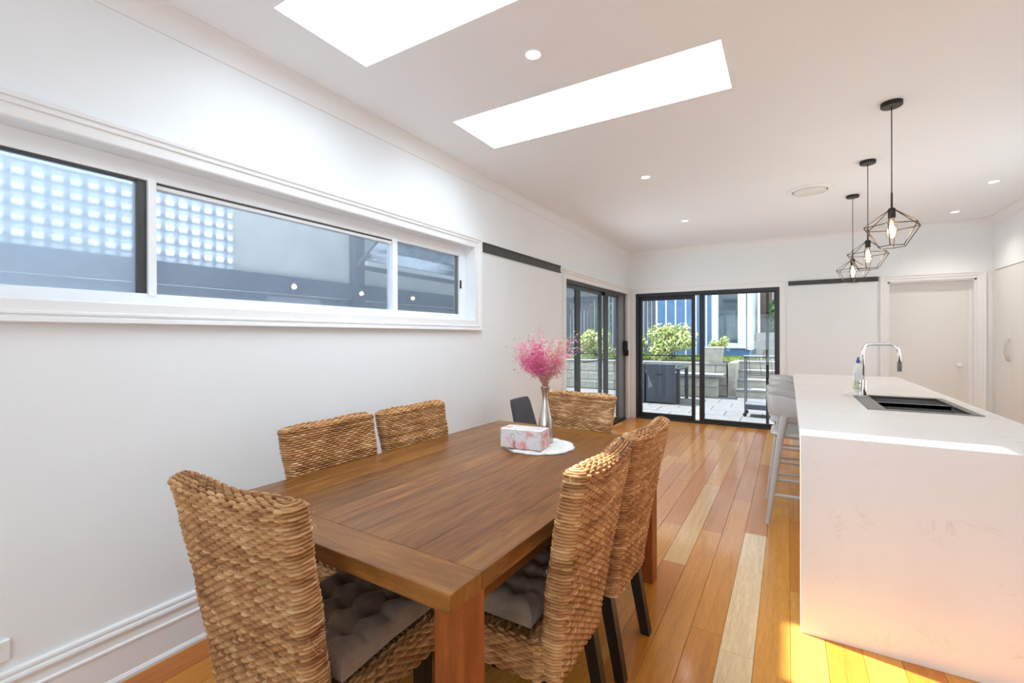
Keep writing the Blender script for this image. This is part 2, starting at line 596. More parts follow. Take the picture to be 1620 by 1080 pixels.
# boards: edges fall on x = -0.127 + k * 0.1345
BW = 0.1345
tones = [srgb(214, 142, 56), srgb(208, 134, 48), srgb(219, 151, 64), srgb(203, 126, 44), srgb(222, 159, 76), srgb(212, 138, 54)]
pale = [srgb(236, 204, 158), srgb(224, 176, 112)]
dark = [srgb(194, 114, 42), srgb(192, 118, 48)]
board_mesh = {}
def board(length, w=BW):
    key = (round(length, 2), round(w, 3))
    if key not in board_mesh:
        mb = MB().box(0.0006, w - 0.0006, 0.0006, length - 0.0006, -0.020, 0.0, 0.0012)
        me = bpy.data.meshes.new('floor_board')
        me.from_pydata(mb.v, [], mb.f)
        me.materials.append(MAT['floor'])
        board_mesh[key] = me
    return board_mesh[key]
rb = random.Random(5)
k0 = math.floor((XL + .127) / BW)
x = -0.127 + k0 * BW
col_i = 0
while x < XR - 0.002:
    x0, x1 = max(x, XL), min(x + BW, XR)
    y = -1.1 + rb.choice([0, .3, .6, .9, 1.2])
    first = True
    while y < YB - 0.002:
        L = rb.choice([1.1, 1.4, 1.7, 2.0, 2.3])
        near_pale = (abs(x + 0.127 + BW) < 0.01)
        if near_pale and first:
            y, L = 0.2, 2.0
        if y + L > YB - 0.35:
            L = YB - y
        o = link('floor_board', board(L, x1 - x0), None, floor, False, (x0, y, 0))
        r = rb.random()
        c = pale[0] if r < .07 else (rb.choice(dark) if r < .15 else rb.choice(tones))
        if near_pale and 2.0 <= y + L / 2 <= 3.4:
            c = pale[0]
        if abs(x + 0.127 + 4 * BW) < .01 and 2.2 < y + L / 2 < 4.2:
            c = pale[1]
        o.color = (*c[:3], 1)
        y += L
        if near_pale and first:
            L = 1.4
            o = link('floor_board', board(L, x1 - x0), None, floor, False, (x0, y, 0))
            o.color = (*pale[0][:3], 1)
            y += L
        first = False
    x += BW
    col_i += 1

def wall_x(xa, xb, y0, y1, z0, z1, holes):
    """wall slab between xa and xb, spanning y and z, with rectangular holes (ya, yb, za, zb)"""
    mb = MB()
    ys = sorted({y0, y1, *[h[0] for h in holes], *[h[1] for h in holes]})
    for a, b in zip(ys[:-1], ys[1:]):
        mid = (a + b) / 2
        cuts = sorted([(h[2], h[3]) for h in holes if h[0] < mid < h[1]])
        z = z0
        for c, d in cuts:
            if c > z: mb.box(xa, xb, a, b, z, c)
            z = d
        if z < z1: mb.box(xa, xb, a, b, z, z1)
    return mb
def wall_y(ya, yb, x0, x1, z0, z1, holes):
    mb = wall_x(ya, yb, x0, x1, z0, z1, holes)
    mb.v = [(p[1], p[0], p[2]) for p in mb.v]
    return mb

WIN = (-0.62, 3.213, 1.52, 2.142)
LD = (5.10, 7.60, 0.0, 2.085)
BD = (-2.209, -0.106, 0.0, 2.093)
ID = (1.122, 1.974, 0.0, 2.083)
wl = struct(wall_x(XL - .15, XL, YR, YB + .15, -.16, 3.0, [WIN, (LD[0], LD[1], -.02, LD[3])]).build('wall_left', 'wall'))
wb = struct(wall_y(YB, YB + .15, XL, XR + .15, -.16, 3.0, [(BD[0], BD[1], -.02, BD[3]), (ID[0], ID[1], -.001, ID[3])]).build('wall_back', 'wall'))
wr = struct(MB().box(XR + .62, XR + .74, YR, YB, -.16, 3.0).build('wall_right', 'wall'))
RW = (-2.0, 1.8, 0.3, 2.2)
wre = struct(wall_y(YR - .15, YR, XL - .15, XR + .15, -.16, 3.0, [RW]).build('wall_rear', 'wall'))
# ceiling with two skylight openings
SKY = [(-1.904, -0.274, 1.17, 1.68), (-1.904, -0.274, 2.406, 2.91)]
mb = MB()
ys = [YR - .15, SKY[0][2], SKY[0][3], SKY[1][2], SKY[1][3], YB + .15]
for i, (a, b) in enumerate(zip(ys[:-1], ys[1:])):
    if i in (1, 3):
        s_ = SKY[0] if i == 1 else SKY[1]
        mb.box(XL - .15, s_[0], a, b, ZC, ZC + .2)
        mb.box(s_[1], XR + .75, a, b, ZC, ZC + .2)
    else:
        mb.box(XL - .15, XR + .75, a, b, ZC, ZC + .2)
ceiling = struct(mb.build('ceiling', 'ceiling'))
for i, (x0, x1, y0, y1) in enumerate(SKY):
    root = struct_root('window_%d' % (i + 2), ['skylight nearest the camera above the dining table', 'skylight further along the ceiling over the dining table'][i])
    sh = MB()
    z1 = 3.40
    t = .03
    x0, x1, y0, y1 = x0 + .002, x1 - .002, y0 + .002, y1 - .002
    sh.box(x0 - t, x0, y0 - t, y1 + t, ZC + .001, z1)
    sh.box(x1, x1 + t, y0 - t, y1 + t, ZC + .001, z1)
    sh.box(x0, x1, y0 - t, y0, ZC + .001, z1)
    sh.box(x0, x1, y1, y1 + t, ZC + .001, z1)
    sh.build('shaft', 'ceiling', root)
    fr = MB()
    for (a, b, c, d) in ((x0 - t, x0 + .02, y0 - t, y1 + t), (x1 - .02, x1 + t, y0 - t, y1 + t), (x0, x1, y0 - t, y0 + .02), (x0, x1, y1 - .02, y1 + t)):
        fr.box(a, b, c, d, z1, z1 + .05)
    fr.build('frame', 'alu_white', root)
    MB().box(x0 + .02, x1 - .02, y0 + .02, y1 - .02, z1 + .02, z1 + .028).build('pane', 'glass', root)
# unseen eaves outside, sized to keep the sun off the side window and door
rf = MB()
E1 = XL - .80
rf.box(E1, XL - .15, YR - .4, 3.35, 2.74, 2.80)
rf.box(XL - 1.45, XL - .15, 3.35, YB + .5, 2.74, 2.80)
rf.box(XL - .15, XR + 1.0, YB + .15, YB + .6, 2.74, 2.80)
struct(rf.build('trim_1', 'roof'), 'unseen eaves outside, sized to block the sun')

# cornices: cove profile
cove = [(0.0, 0.0)]
def cove_pts(n=8):
    pts = [(0.0, -0.108), (0.006, -0.108), (0.006, -0.100)]
    for i in range(n + 1):
        a = i / n * PI / 2
        pts.append((0.006 + 0.052 * (1 - math.cos(a)), -0.100 + 0.090 * math.sin(a)))
    pts += [(0.058, -0.002), (0.064, -0.002), (0.064, 0.0), (0.0, 0.0)]
    return pts
cp = cove_pts()
struct(MB().prism([(XL + a, ZC + b) for a, b in cp], YR, YB).build('trim_2', 'trim', smooth='auto'), 'cove cornice above the long window wall')
struct(MB().prism([(YB - a, ZC + b) for a, b in cp], XL, XR, 'x').build('trim_3', 'trim', smooth='auto'), 'cove cornice above the patio door wall')
# baseboards
bp = [(0, 0), (0.034, 0), (0.034, 0.012), (0.026, 0.022), (0.022, 0.024), (0.022, 0.135), (0.026, 0.138), (0.026, 0.145), (0.018, 0.150), (0.016, 0.178),
      (0.022, 0.184), (0.025, 0.194), (0.022, 0.203), (0.014, 0.206), (0.014, 0.211), (0.018, 0.216), (0.016, 0.224), (0.008, 0.228), (0, 0.228)]
struct(MB().prism([(XL + a, b) for a, b in bp], YR, LD[0] - .085).build('baseboard_left', 'trim'))
struct(MB().prism([(YB - a, b) for a, b in bp], BD[1] + .09, ID[0] - .09, 'x').build('baseboard_back', 'trim'))

# ------------------------------------------------------------------ long strip window on the left
casing = [(0.0, 0.0), (0.0, 0.016), (0.006, 0.020), (0.044, 0.022), (0.048, 0.030), (0.056, 0.031), (0.060, 0.024), (0.066, 0.024), (0.070, 0.034), (0.084, 0.036), (0.089, 0.030), (0.089, 0.0)]
P_L = lambda a, b, h: (XL + h, a, b)
P_B = lambda a, b, h: (a, YB - h, b)
w1 = struct_root('window_1', 'long white sliding strip window above the dining table')
MB().sweep_rect(WIN, casing, P_L).build('casing', 'trim', w1)
fr = MB()
xf0, xf1 = XL - .145, XL - .085
fr.box(xf0, xf1, WIN[0], WIN[1], WIN[2], 1.570, .002)
fr.box(xf0, xf1, WIN[0], WIN[1], 2.066, WIN[3], .002)
fr.box(xf0, xf1, WIN[0], -0.57, 1.570, 2.066, .002)
fr.box(xf0, xf1, 3.125, WIN[1], 1.570, 2.066, .002)
fr.build('frame', 'alu_white', w1)
MB().box(xf0 + .005, xf1 + .006, 0.901, 0.932, 1.56, 2.075, .002).build('mullion', 'alu_white', w1)
MB().box(xf0 + .005, xf1 + .004, 2.353, 2.400, 1.56, 2.075, .002).build('mullion', 'alu_white', w1)
MB().box(xf0 + .005, xf1 - .012, 0.866, 0.901, 1.562, 2.072, .002).build('dark_stile', 'slot', w1)
MB().box(xf0 + .015, xf1 - .014, 3.108, 3.125, 1.57, 2.066, .002).build('dark_stile', 'grey_alu', w1)
MB().box(xf0 + .012, xf1 - .006, 0.932, 2.353, 2.058, 2.0665, .001).build('track', 'slot', w1)
MB().box(xf0 + .012, xf1 - .006, -.57, 0.866, 2.058, 2.0665, .001).build('track', 'slot', w1)
sash = MB()
sash.box(xf0 + .012, xf1 - .010, 0.932, 2.353, 2.040, 2.058, .001)
sash.build('sash_rail', 'alu_white', w1)
MB().box(xf0 + .03, xf0 + .034, -.57, .866, 1.57, 2.060).build('pane', 'glass_hazy', w1)
MB().box(xf0 + .02, xf0 + .024, .932, 2.353, 1.57, 2.042).build('pane', 'glass_dusty', w1)
MB().box(xf0 + .03, xf0 + .034, 2.40, 3.108, 1.57, 2.066).build('pane', 'glass_dusty', w1)
lk = MB().box(xf1, xf1 + .012, 3.128, 3.143, 1.79, 1.86, .003)
lk.build('latch', 'black_metal', w1)

# ------------------------------------------------------------------ side sliding door (left wall)
d1 = struct_root('door_1', 'dark framed sliding glass door in the long side wall')
hp = [(0.0, 0.0), (0.0, 0.018), (0.055, 0.022), (0.060, 0.032), (0.072, 0.034), (0.078, 0.045), (0.100, 0.048), (0.104, 0.0)]
c1 = MB()
c1.prism([(XL, LD[3]), (XL + .022, LD[3]), (XL + .024, 2.135), (XL + .036, 2.142), (XL + .038, 2.158), (XL + .052, 2.168), (XL + .055, 2.190), (XL, 2.194)], LD[0] - .085, YB - .03)
c1.build('head_casing', 'trim', d1)
MB().box(XL, XL + .022, LD[0] - .082, LD[0], 0, LD[3], .004).build('jamb_casing', 'trim', d1)
MB().box(XL, XL + .022, LD[1], YB, 0, LD[3], .004).build('jamb_casing', 'trim', d1)
xd = XL - .11
f1 = MB()
f1.box(xd, XL - .02, LD[0], LD[1], LD[3] - .045, LD[3], .002)
f1.box(xd, XL - .02, LD[0], LD[1], -.02, .03, .002)
f1.box(xd, XL - .02, LD[0], LD[0] + .05, .03, LD[3] - .045, .002)
f1.build('frame', 'black_alu', d1)
MB().box(xd, XL - .02, LD[1] - .045, LD[1], .03, LD[3] - .045, .002).build('frame', 'grey_alu', d1)
for y0, y1, xo in ((5.56, 5.80, 0.0), (6.43, 6.555, .0), (6.60, 6.80, .02)):
    MB().box(xd + .02 + xo, xd + .05 + xo, y0 + .02, min(y1, y0 + .17), .03, LD[3] - .045, .002).build('stile', 'black_alu', d1)
MB().box(xd + .045, xd + .075, 7.20, 7.26, .03, LD[3] - .045, .002).build('stile', 'black_alu', d1)
MB().box(xd + .045, xd + .072, 7.26, 7.555, .03, LD[3] - .045, .002).build('stile', 'grey_alu', d1)
rl = MB()
for y0, y1, xo in ((5.15, 6.5, .02), (5.6, 6.7, .0), (6.6, 7.26, .045)):
    rl.box(xd + .02 + xo, xd + .045 + xo, y0, y1, .03, .10, .001)
    rl.box(xd + .02 + xo, xd + .045 + xo, y0, y1, LD[3] - .095, LD[3] - .045, .001)
rl.build('rail', 'black_alu', d1)
MB().box(xd + .034, xd + .038, 5.15, 6.50, .1, LD[3] - .09).build('pane', 'glass', d1)
MB().box(xd + .056, xd + .060, 6.64, 7.20, .1, LD[3] - .09).build('pane', 'glass', d1)
MB().box(xd + .05, xd + .062, 5.8, 7.2, 1.02, 1.035).build('midrail', 'black_alu', d1)
hd = MB().box(XL - .04, XL + .03, 7.50, 7.57, 1.14, 1.30, .012)
hd.box(XL - .04, XL + .045, 7.515, 7.555, 1.05, 1.16, .012)
hd.build('lock_handle', 'black_metal', d1)

# ------------------------------------------------------------------ patio sliding door (back wall)
d2 = struct_root('door_2', 'black framed sliding glass patio door in the end wall')
MB().sweep_rect(BD, [(0, 0), (0, .008), (.07, .010), (.075, 0.0)], P_B, True).build('casing', 'trim', d2)
yf0, yf1 = YB + .01, YB + .12
f2 = MB()
f2.box(BD[0], BD[0] + .045, yf0 - .015, yf1, 0, BD[3], .002)
f2.box(BD[1] - .045, BD[1], yf0 - .015, yf1, 0, BD[3], .002)
f2.box(BD[0] + .045, BD[1] - .045, yf0 - .015, yf1, BD[3] - .06, BD[3], .002)
f2.box(BD[0] + .045, BD[1] - .045, yf0 - .015, yf1, -.02, .035, .002)
f2.build('frame', 'black_alu', d2)
def panel(x0, x1, y0, sw0, sw1, top, bot):
    root = MB()
    root.box(x0, x0 + sw0, y0, y0 + .035, .035, BD[3] - .06, .002)
    root.box(x1 - sw1, x1, y0, y0 + .035, .035, BD[3] - .06, .002)
    root.box(x0 + sw0, x1 - sw1, y0, y0 + .035, BD[3] - .06 - top, BD[3] - .06, .002)
    root.box(x0 + sw0, x1 - sw1, y0, y0 + .035, .035, .035 + bot, .002)
    p = root.build('sliding_panel', 'black_alu', d2)
    MB().box(x0 + sw0, x1 - sw1, y0 + .015, y0 + .020, .035 + bot, BD[3] - .06 - top).build('pane', 'glass', p)
    return p
pl = panel(BD[0] + .045, -1.275, YB + .06, .045, .055, .06, .06)
pr = panel(-1.205, BD[1] - .045, YB + .02, .075, .02, .012, .04)
MB().box(BD[0] + .09, -1.21, YB + .03, YB + .05, 1.052, 1.070).build('push_bar', 'black_alu', pl)
MB().box(-.285, -.245, YB + .075, YB + .10, .035, BD[3] - .06, .002).build('screen_stile', 'black_alu', d2)
# ------------------------------------------------------------------ inner door with white casing
d3 = struct_root('door_3', 'closed plain white inner door in a deep white frame')
MB().sweep_rect(ID, [(0, 0), (0, .016), (.03, .018), (.034, .026), (.060, .028), (.066, .036), (.078, .036), (.082, 0)], P_B, True).build('casing', 'trim', d3)
rv = MB()
rv.box(ID[0] - .001, ID[0] + .02, YB, YB + .15, 0, ID[3])
rv.box(ID[1] - .02, ID[1] + .001, YB, YB + .15, 0, ID[3])
rv.box(ID[0], ID[1], YB, YB + .15, ID[3] - .02, ID[3] + .001)
rv.build('jamb', 'trim', d3)
MB().box(ID[0] + .02, ID[1] - .05, YB + .10, YB + .14, .005, ID[3] - .02, .002).build('leaf', 'cabinet', d3)
MB().box(ID[1] - .05, ID[1] - .02, YB + .09, YB + .14, 0, ID[3] - .02, .002).build('stop', 'trim', d3)
kn = MB().lathe([(.026, 0), (.026, .006), (.010, .012), (.010, .03), (.022, .040), (.029, .052), (.027, .066), (.016, .074), (.004, .076)], 20)
kn.v = [(1.837 + p[0], YB + .10 - p[2], 1.007 + p[1]) for p in kn.v]
kn.build('knob', 'white_plastic', d3, smooth=True)

# dark slots above the flush panels
MB_ = MB().box(XL - .001, XL + .012, 3.345, 4.955, 2.130, 2.212, .002)
MB_.box(XL + .012, XL + .020, 3.345, 4.955, 2.130, 2.138)
MB_.box(XL + .012, XL + .020, 3.345, 4.955, 2.204, 2.212)
tag(MB_.build('wall_track', 'slot'), 'long dark track strip on the side wall between window and glass door', 'track')
MB_ = MB().box(.002, 1.027, YB - .012, YB + .001, 2.103, 2.163, .002)
MB_.box(.002, 1.027, YB - .020, YB - .012, 2.103, 2.110)
MB_.box(.002, 1.027, YB - .020, YB - .012, 2.156, 2.163)
tag(MB_.build('wall_track', 'slot'), 'dark track strip on the end wall behind the pendant lamps', 'track')
MB().box(.002, 1.022, YB - .006, YB + .001, .229, 2.101, .002).build('panel', 'wall', wb)
MB().box(XL - .001, XL + .004, 3.345, 4.95, .229, 2.128, .002).build('panel', 'wall', wl)
# switch and outlet
sw = thing('light_switch', 'small white switch plate right of the glass patio door', 'switch', (.109, YB - .006, 1.244))
MB().box(-.038, .038, -.010, 0, -.058, .058, .004).build('plate', 'white_plastic', sw)
for dx in (-.014, .014):
    MB().box(dx - .008, dx + .008, -.014, -.009, -.012, .012, .002).build('rocker', 'white_plastic', sw)
ot = thing('wall_outlet', 'white power outlet low on the side wall at the frame edge', 'outlet', (XL, .405, .300))
MB().box(0, .012, -.058, .058, -.038, .038, .004).build('plate', 'white_plastic', ot)
for dy in (-.028, .028):
    MB().box(.011, .015, dy - .007, dy + .007, .012, .026, .001).build('rocker', 'white_plastic', ot)

# ------------------------------------------------------------------ pantry cupboards on the right
pc = thing('pantry_cabinet', 'tall pale pantry cupboard with curved bar handles beside the inner door', 'cabinet', (XR, 7.24, 0))
MB().box(.02, .60, -.46, .42, .0, 2.16, .002).build('carcass', 'cabinet', pc)
for y0, y1, s_ in ((-.45, -.0006, -1), (.0006, .4095, 1)):
    dr = MB().box(0, .02, y0, y1, .10, 2.15, .002).build('cabinet_door', 'cabinet', pc)
    hb = MB()
    pts = []
    for i in range(13):
        a = -1 + 2 * i / 12
        pts.append((-.010 - .030 * (1 - a * a), s_ * (.030 - .0 * a), 1.215 + .125 * a))
    hb.tube(pts, .0055, 8)
    hb.build('bar_handle', 'nickel', dr, smooth=True)
MB().box(.03, .60, -.46, .42, 0, .10).build('kickboard', 'cabinet', pc)
MB().box(.0, .02, .41, .49, 0, 2.16, .002).build('filler_strip', 'cabinet', pc)
struct(MB().box(XR, XR + .62, YR, YB, 2.1601, ZC).build('trim_4', 'wall'), 'plastered bulkhead over the tall cupboards')
struct(MB().prism([(XR - a, ZC + b) for a, b in cp], YR, YB).build('trim_5', 'trim', smooth='auto'), 'cove cornice over the tall cupboards')
# unseen rear window, added to let fill light into the room
w4 = struct_root('window_4', 'unseen wide window added behind the camera for fill light')
rw = MB()
for a, b, c, d in ((RW[0], RW[0] + .05, RW[2], RW[3]), (RW[1] - .05, RW[1], RW[2], RW[3]), (RW[0], RW[1], RW[2], RW[2] + .05), (RW[0], RW[1], RW[3] - .05, RW[3]), (-.13, -.07, RW[2], RW[3])):
    rw.box(a, b, YR - .10, YR - .05, c, d, .002)
rw.build('frame', 'black_alu', w4)
MB().box(RW[0] + .05, RW[1] - .05, YR - .08, YR - .075, RW[2] + .05, RW[3] - .05).build('pane', 'glass', w4)
KW = (3.5, 6.3, 0.98, 2.10)  # opening for an invented window, added to brighten the far ceiling and end wall
struct(wall_x(XR, XR + .30, YR, 6.775, -.02, 2.165, [KW]).build('wall_kitchen', 'wall'))
w5 = struct_root('window_5', 'unseen window added in the right hand wall for fill light')
kf = MB()
for a, b, c, d in ((KW[0], KW[0] + .05, KW[2], KW[3]), (KW[1] - .05, KW[1], KW[2], KW[3]), (KW[0], KW[1], KW[2], KW[2] + .05), (KW[0], KW[1], KW[3] - .05, KW[3])):
    kf.box(XR + .22, XR + .27, a, b, c, d, .002)
kf.build('frame', 'alu_white', w5)
MB().box(XR + .24, XR + .245, KW[0] + .05, KW[1] - .05, KW[2] + .05, KW[3] - .05).build('pane', 'glass', w5)
# ------------------------------------------------------------------ woven surfaces
def grid_mesh(name, P, strand, closed_u=False, extra=None):
    """P: (nv, nu, 3) array of points, strand: (nv, nu) floats"""
    nv, nu, _ = P.shape
    idx = np.arange(nv * nu).reshape(nv, nu)
    if closed_u:
        a = idx[:-1, :]
        b = np.roll(idx, -1, axis=1)[:-1, :]
        c = np.roll(idx, -1, axis=1)[1:, :]
        d = idx[1:, :]
    else:
        a, b, c, d = idx[:-1, :-1], idx[:-1, 1:], idx[1:, 1:], idx[1:, :-1]
    quads = np.stack([a, b, c, d], -1).reshape(-1, 4)
    me = bpy.data.meshes.new(name)
    V = P.reshape(-1, 3).astype(np.float32)
    me.vertices.add(len(V))
    me.vertices.foreach_set('co', V.ravel())
    me.loops.add(quads.size)
    me.loops.foreach_set('vertex_index', quads.ravel().astype(np.int32))
    me.polygons.add(len(quads))
    me.polygons.foreach_set('loop_start', np.arange(0, quads.size, 4, dtype=np.int32))
    at = me.attributes.new('strand', 'FLOAT', 'POINT')
    at.data.foreach_set('value', strand.ravel().astype(np.float32))
    me.update()
    me.validate()
    me.shade_smooth()
    return me

FR = np.array([0.0, .09, .13, .24, .5, .76, .87, .91])      # sampling across one row: groove, flank, crown, flank
def row_samples(n):
    return np.concatenate([(np.arange(n)[:, None] + FR[None, :]).ravel(), [float(n)]])

def weave(U, V, wp, rp, amp, rng_seed, groove=0.010, float_mask=None):
    """woven relief: U = distance along the rows, V = distance across them.  Ropes ride over the stakes and dip
    between them, rows are parted by narrow deep grooves.  Returns height and strand tone."""
    rows = np.floor(V / rp + 1e-6).astype(int)
    fr = np.clip(V / rp - rows, 0, 1)
    rr = np.random.default_rng(rng_seed)
    nrow = rows.max() + 2
    row_amp = rr.uniform(.8, 1.15, nrow)
    row_ph = rr.uniform(-.12, .12, nrow)
    row_tone = rr.uniform(0, 1, nrow)
    lift = rr.uniform(-.0008, .0008, nrow)
    q = np.clip((fr - .12) / .76, 0, 1)
    prof = np.sqrt(np.clip(1 - (2 * q - 1) ** 2, 0, 1))
    inside = (fr > .12) & (fr < .88)
    ph = PI * (U / wp + rows) + row_ph[rows]
    over = np.cos(ph)
    k = np.clip(.80 + 1.15 * over, 0, 1)
    k = k * k * (3 - 2 * k)
    if float_mask is not None:
        k = 1 - (1 - k) * float_mask
    h = lift[rows] + (.0038 * prof) - amp * row_amp[rows] * (1 - k)
    h = h + .0004 * np.sin(2 * PI * (U / .006 + fr * 1.2)) * prof
    h = np.where(inside, h, -groove + 0 * h)
    seg = np.floor((ph + PI) / (2 * PI)).astype(int)
    hs = np.abs(np.sin(seg * 12.9898 + rows * 78.233 + rng_seed)) * 43758.5453
    tone = .45 * row_tone[rows] + .55 * (hs - np.floor(hs))
    return h, tone

def surf_normals(P, closed_u):
    if closed_u:
        du = np.roll(P, -1, 1) - np.roll(P, 1, 1)
    else:
        du = np.gradient(P, axis=1)
    dv = np.gradient(P, axis=0)
    n = np.cross(du, dv)
    n /= np.linalg.norm(n, axis=-1, keepdims=True) + 1e-9
    return n

def rounded_loop(hw, ht, r, n):
    """n points round a rounded rectangle, equally spaced, counter-clockwise seen from above; returns pts (n,2), arc length"""
    segs = []
    L1, L2, A = 2 * (hw - r), 2 * (ht - r), PI * r / 2
    per = 2 * L1 + 2 * L2 + 4 * A
    s = np.arange(n) / n * per
    out = np.zeros((n, 2))
    for i, d in enumerate(s):
        t = d
        if t < L1: out[i] = (-hw + r + t, -ht); continue
        t -= L1
        if t < A: a = t / r; out[i] = (hw - r + r * math.sin(a), -ht + r - r * math.cos(a)); continue
        t -= A
        if t < L2: out[i] = (hw, -ht + r + t); continue
        t -= L2
        if t < A: a = t / r; out[i] = (hw - r + r * math.cos(a), ht - r + r * math.sin(a)); continue
        t -= A
        if t < L1: out[i] = (hw - r - t, ht); continue
        t -= L1
        if t < A: a = t / r; out[i] = (-hw + r - r * math.sin(a), ht - r + r * math.cos(a)); continue
        t -= A
        if t < L2: out[i] = (-hw, ht - r - t); continue
        t -= L2
        a = t / r
        out[i] = (-hw + r - r * math.cos(a), -ht + r - r * math.sin(a))
    return out, s, per

def chair_back_mesh(seed):
    wp, rp = .0215, .0102
    T = .036                      # half thickness
    H0, H1 = .335, .985
    base, s, per = rounded_loop(.25, T, .026, 54 * 7)
    wp = per / 54
    nrow = int((H1 - H0) / rp)
    rp = (H1 - H0) / nrow
    sub = 6
    cap = 4
    vs_ = row_samples(nrow + cap)        # in rows
    P = np.zeros((len(vs_), len(base), 3))
    for i, v in enumerate(vs_):
        t = min(v / nrow, 1.0)
        z = H0 + (H1 - H0) * t
        hw = .208 + .050 * t ** 1.15
        cen = -.215 - .105 * t ** 1.25
        ins = 0.0
        if v > nrow:
            q = (v - nrow) / cap
            ins = (T - .0008) * q
            z += .016 * math.sin(q * PI / 2)
        sx = (hw - ins) / .25
        sy = (T - ins) / T
        X = base[:, 0] * sx
        bow = -.024 * (1 - (X / hw) ** 2) * (.4 + .6 * t)
        P[i, :, 0] = X
        P[i, :, 1] = cen + base[:, 1] * sy + bow
        P[i, :, 2] = z + .006 * (X / hw) ** 2 * t
    U, V = np.meshgrid(s, vs_ * rp)
    side = np.clip(np.abs(base[:, 1]) / T, 0, 1)
    fm = np.where(np.abs(base[:, 0]) > .232, .25, 1.0)[None, :]
    h, tone = weave(U, np.minimum(V, (nrow + cap) * rp - 1e-6), wp, rp, .0065, seed, float_mask=fm)
    nrm = surf_normals(P, True)
    cen = P.mean(1, keepdims=True)
    wob = .0022 * np.sin(U * 23 + V * 9) + .0018 * np.sin(V * 31 - U * 7)
    P = P + nrm * (h + wob)[..., None]
    return grid_mesh('chair_back_weave', P, tone, True)

def chair_seat_mesh(seed):
    # side band all round the seat
    rp = .0105
    base, s, per = rounded_loop(.225, .225, .035, 80 * 4)
    wp = per / 80
    nrow, sub, cap = 10, 4, 3
    vs_ = row_samples(nrow + cap)
    P = np.zeros((len(vs_), len(base), 3))
    for i, v in enumerate(vs_):
        q = max(0, v - nrow) / cap
        k = 1 - .12 * q
        P[i, :, 0] = base[:, 0] * k
        P[i, :, 1] = base[:, 1] * k + .01
        P[i, :, 2] = .335 + min(v, nrow) * rp + .006 * math.sin(q * PI / 2)
    U, V = np.meshgrid(s, vs_ * rp)
    h, tone = weave(U, np.minimum(V, (nrow + cap) * rp - 1e-6), wp, rp, .006, seed)
    P = P + surf_normals(P, True) * h[..., None]
    return grid_mesh('chair_seat_weave', P, tone, True)

def seat_top_mesh(seed):
    n = 121
    a = np.linspace(-.205, .205, n)
    X, Y = np.meshgrid(a, -.195 + .0105 * row_samples(39))
    U, V = X + .21, Y + .195
    h, tone = weave(U, V, .0215, .0105, .005, seed)
    P = np.stack([X, Y, .438 + h], -1)
    return grid_mesh('chair_seat_top_weave', P, tone, False)

backs = [chair_back_mesh(3), chair_back_mesh(8)]
seat_me, top_me = chair_seat_mesh(4), seat_top_mesh(6)
for me in (*backs, seat_me, top_me):
    me.materials.append(MAT['wicker'])
leg_rear = MB()
leg_rear.hexa([(-.021, -.285, 0), (.021, -.285, 0), (.021, -.245, 0), (-.021, -.245, 0), (-.023, -.225, .345), (.023, -.225, .345), (.023, -.175, .345), (-.023, -.175, .345)])
leg_front = MB().hexa([(-.019, -.019, 0), (.019, -.019, 0), (.019, .019, 0), (-.019, .019, 0), (-.023, -.023, .345), (.023, -.023, .345), (.023, .023, .345), (-.023, .023, .345)])
def mesh_of(mb, name, mat):
    me = bpy.data.meshes.new(name)
    me.from_pydata(mb.v, [], mb.f)
    me.materials.append(MAT[mat])
    return me
leg_rear_me, leg_front_me = mesh_of(leg_rear, 'rear_leg', 'dark_leg'), mesh_of(leg_front, 'front_leg', 'dark_leg')
stray_n = 0
def straw_bits(seed):
    """loose straw ends sticking out of the weave"""
    rr = random.Random(seed)
    mb = MB()
    for i in range(70):
        t = rr.random()
        z = .36 + .64 * t
        hw = .208 + .050 * t
        sx = rr.choice([-1, 1])
        if rr.random() < .6:
            p = Vector((sx * (hw + .002), -.215 - .105 * t ** 1.25 + rr.uniform(-.03, .03), z))
            d = Vector((sx * rr.uniform(.2, 1), rr.uniform(-.8, .8), rr.uniform(-.8, .6)))
        else:
            p = Vector((rr.uniform(-hw, hw), -.262 - .105 * t ** 1.25 - .012, z))
            d = Vector((rr.uniform(-1, 1), -rr.uniform(.1, .6), rr.uniform(-.8, .4)))
        d.normalize()
        L = rr.uniform(.008, .022)
        mb.tube([p, p + d * L * .6, p + d * L + Vector((0, 0, -.004))], [.0008, .0007, .0003], 4)
    return mesh_of(mb, 'straw_ends', 'stem')
straw_me = straw_bits(2)
MAT['straw'] = MAT['stem']

def make_chair(label, loc, rz, variant=0, sz=1.0, tint=(1, 1, 1)):
    t = thing('dining_chair', label, 'chair', loc, rz, 'wicker dining chairs round the table')
    tag(link('backrest', backs[variant], None, t), kind='stuff') if False else link('backrest', backs[variant], None, t)
    s = link('seat', seat_me, None, t)
    link('seat_panel', top_me, None, s)
    for sx in (-1, 1):
        link('leg', leg_rear_me, None, t, loc=(sx * .175, 0, 0))
        link('leg', leg_front_me, None, t, loc=(sx * .185, .195, 0))
    link('straw_ends', straw_me, None, t)['kind'] = 'stuff'
    t.scale = (1, 1, sz)
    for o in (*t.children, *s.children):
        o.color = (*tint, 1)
    return t
H = PI / 2
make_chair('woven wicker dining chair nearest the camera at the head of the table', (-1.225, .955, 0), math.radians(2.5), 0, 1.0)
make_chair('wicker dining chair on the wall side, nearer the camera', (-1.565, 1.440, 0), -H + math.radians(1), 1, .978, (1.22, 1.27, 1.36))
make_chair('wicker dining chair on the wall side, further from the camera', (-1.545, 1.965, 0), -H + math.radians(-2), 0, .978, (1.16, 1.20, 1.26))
make_chair('wicker dining chair at the far end of the table behind the vase', (-1.245, 2.575, 0), PI - math.radians(8), 1, .995, (1.34, 1.48, 1.75))
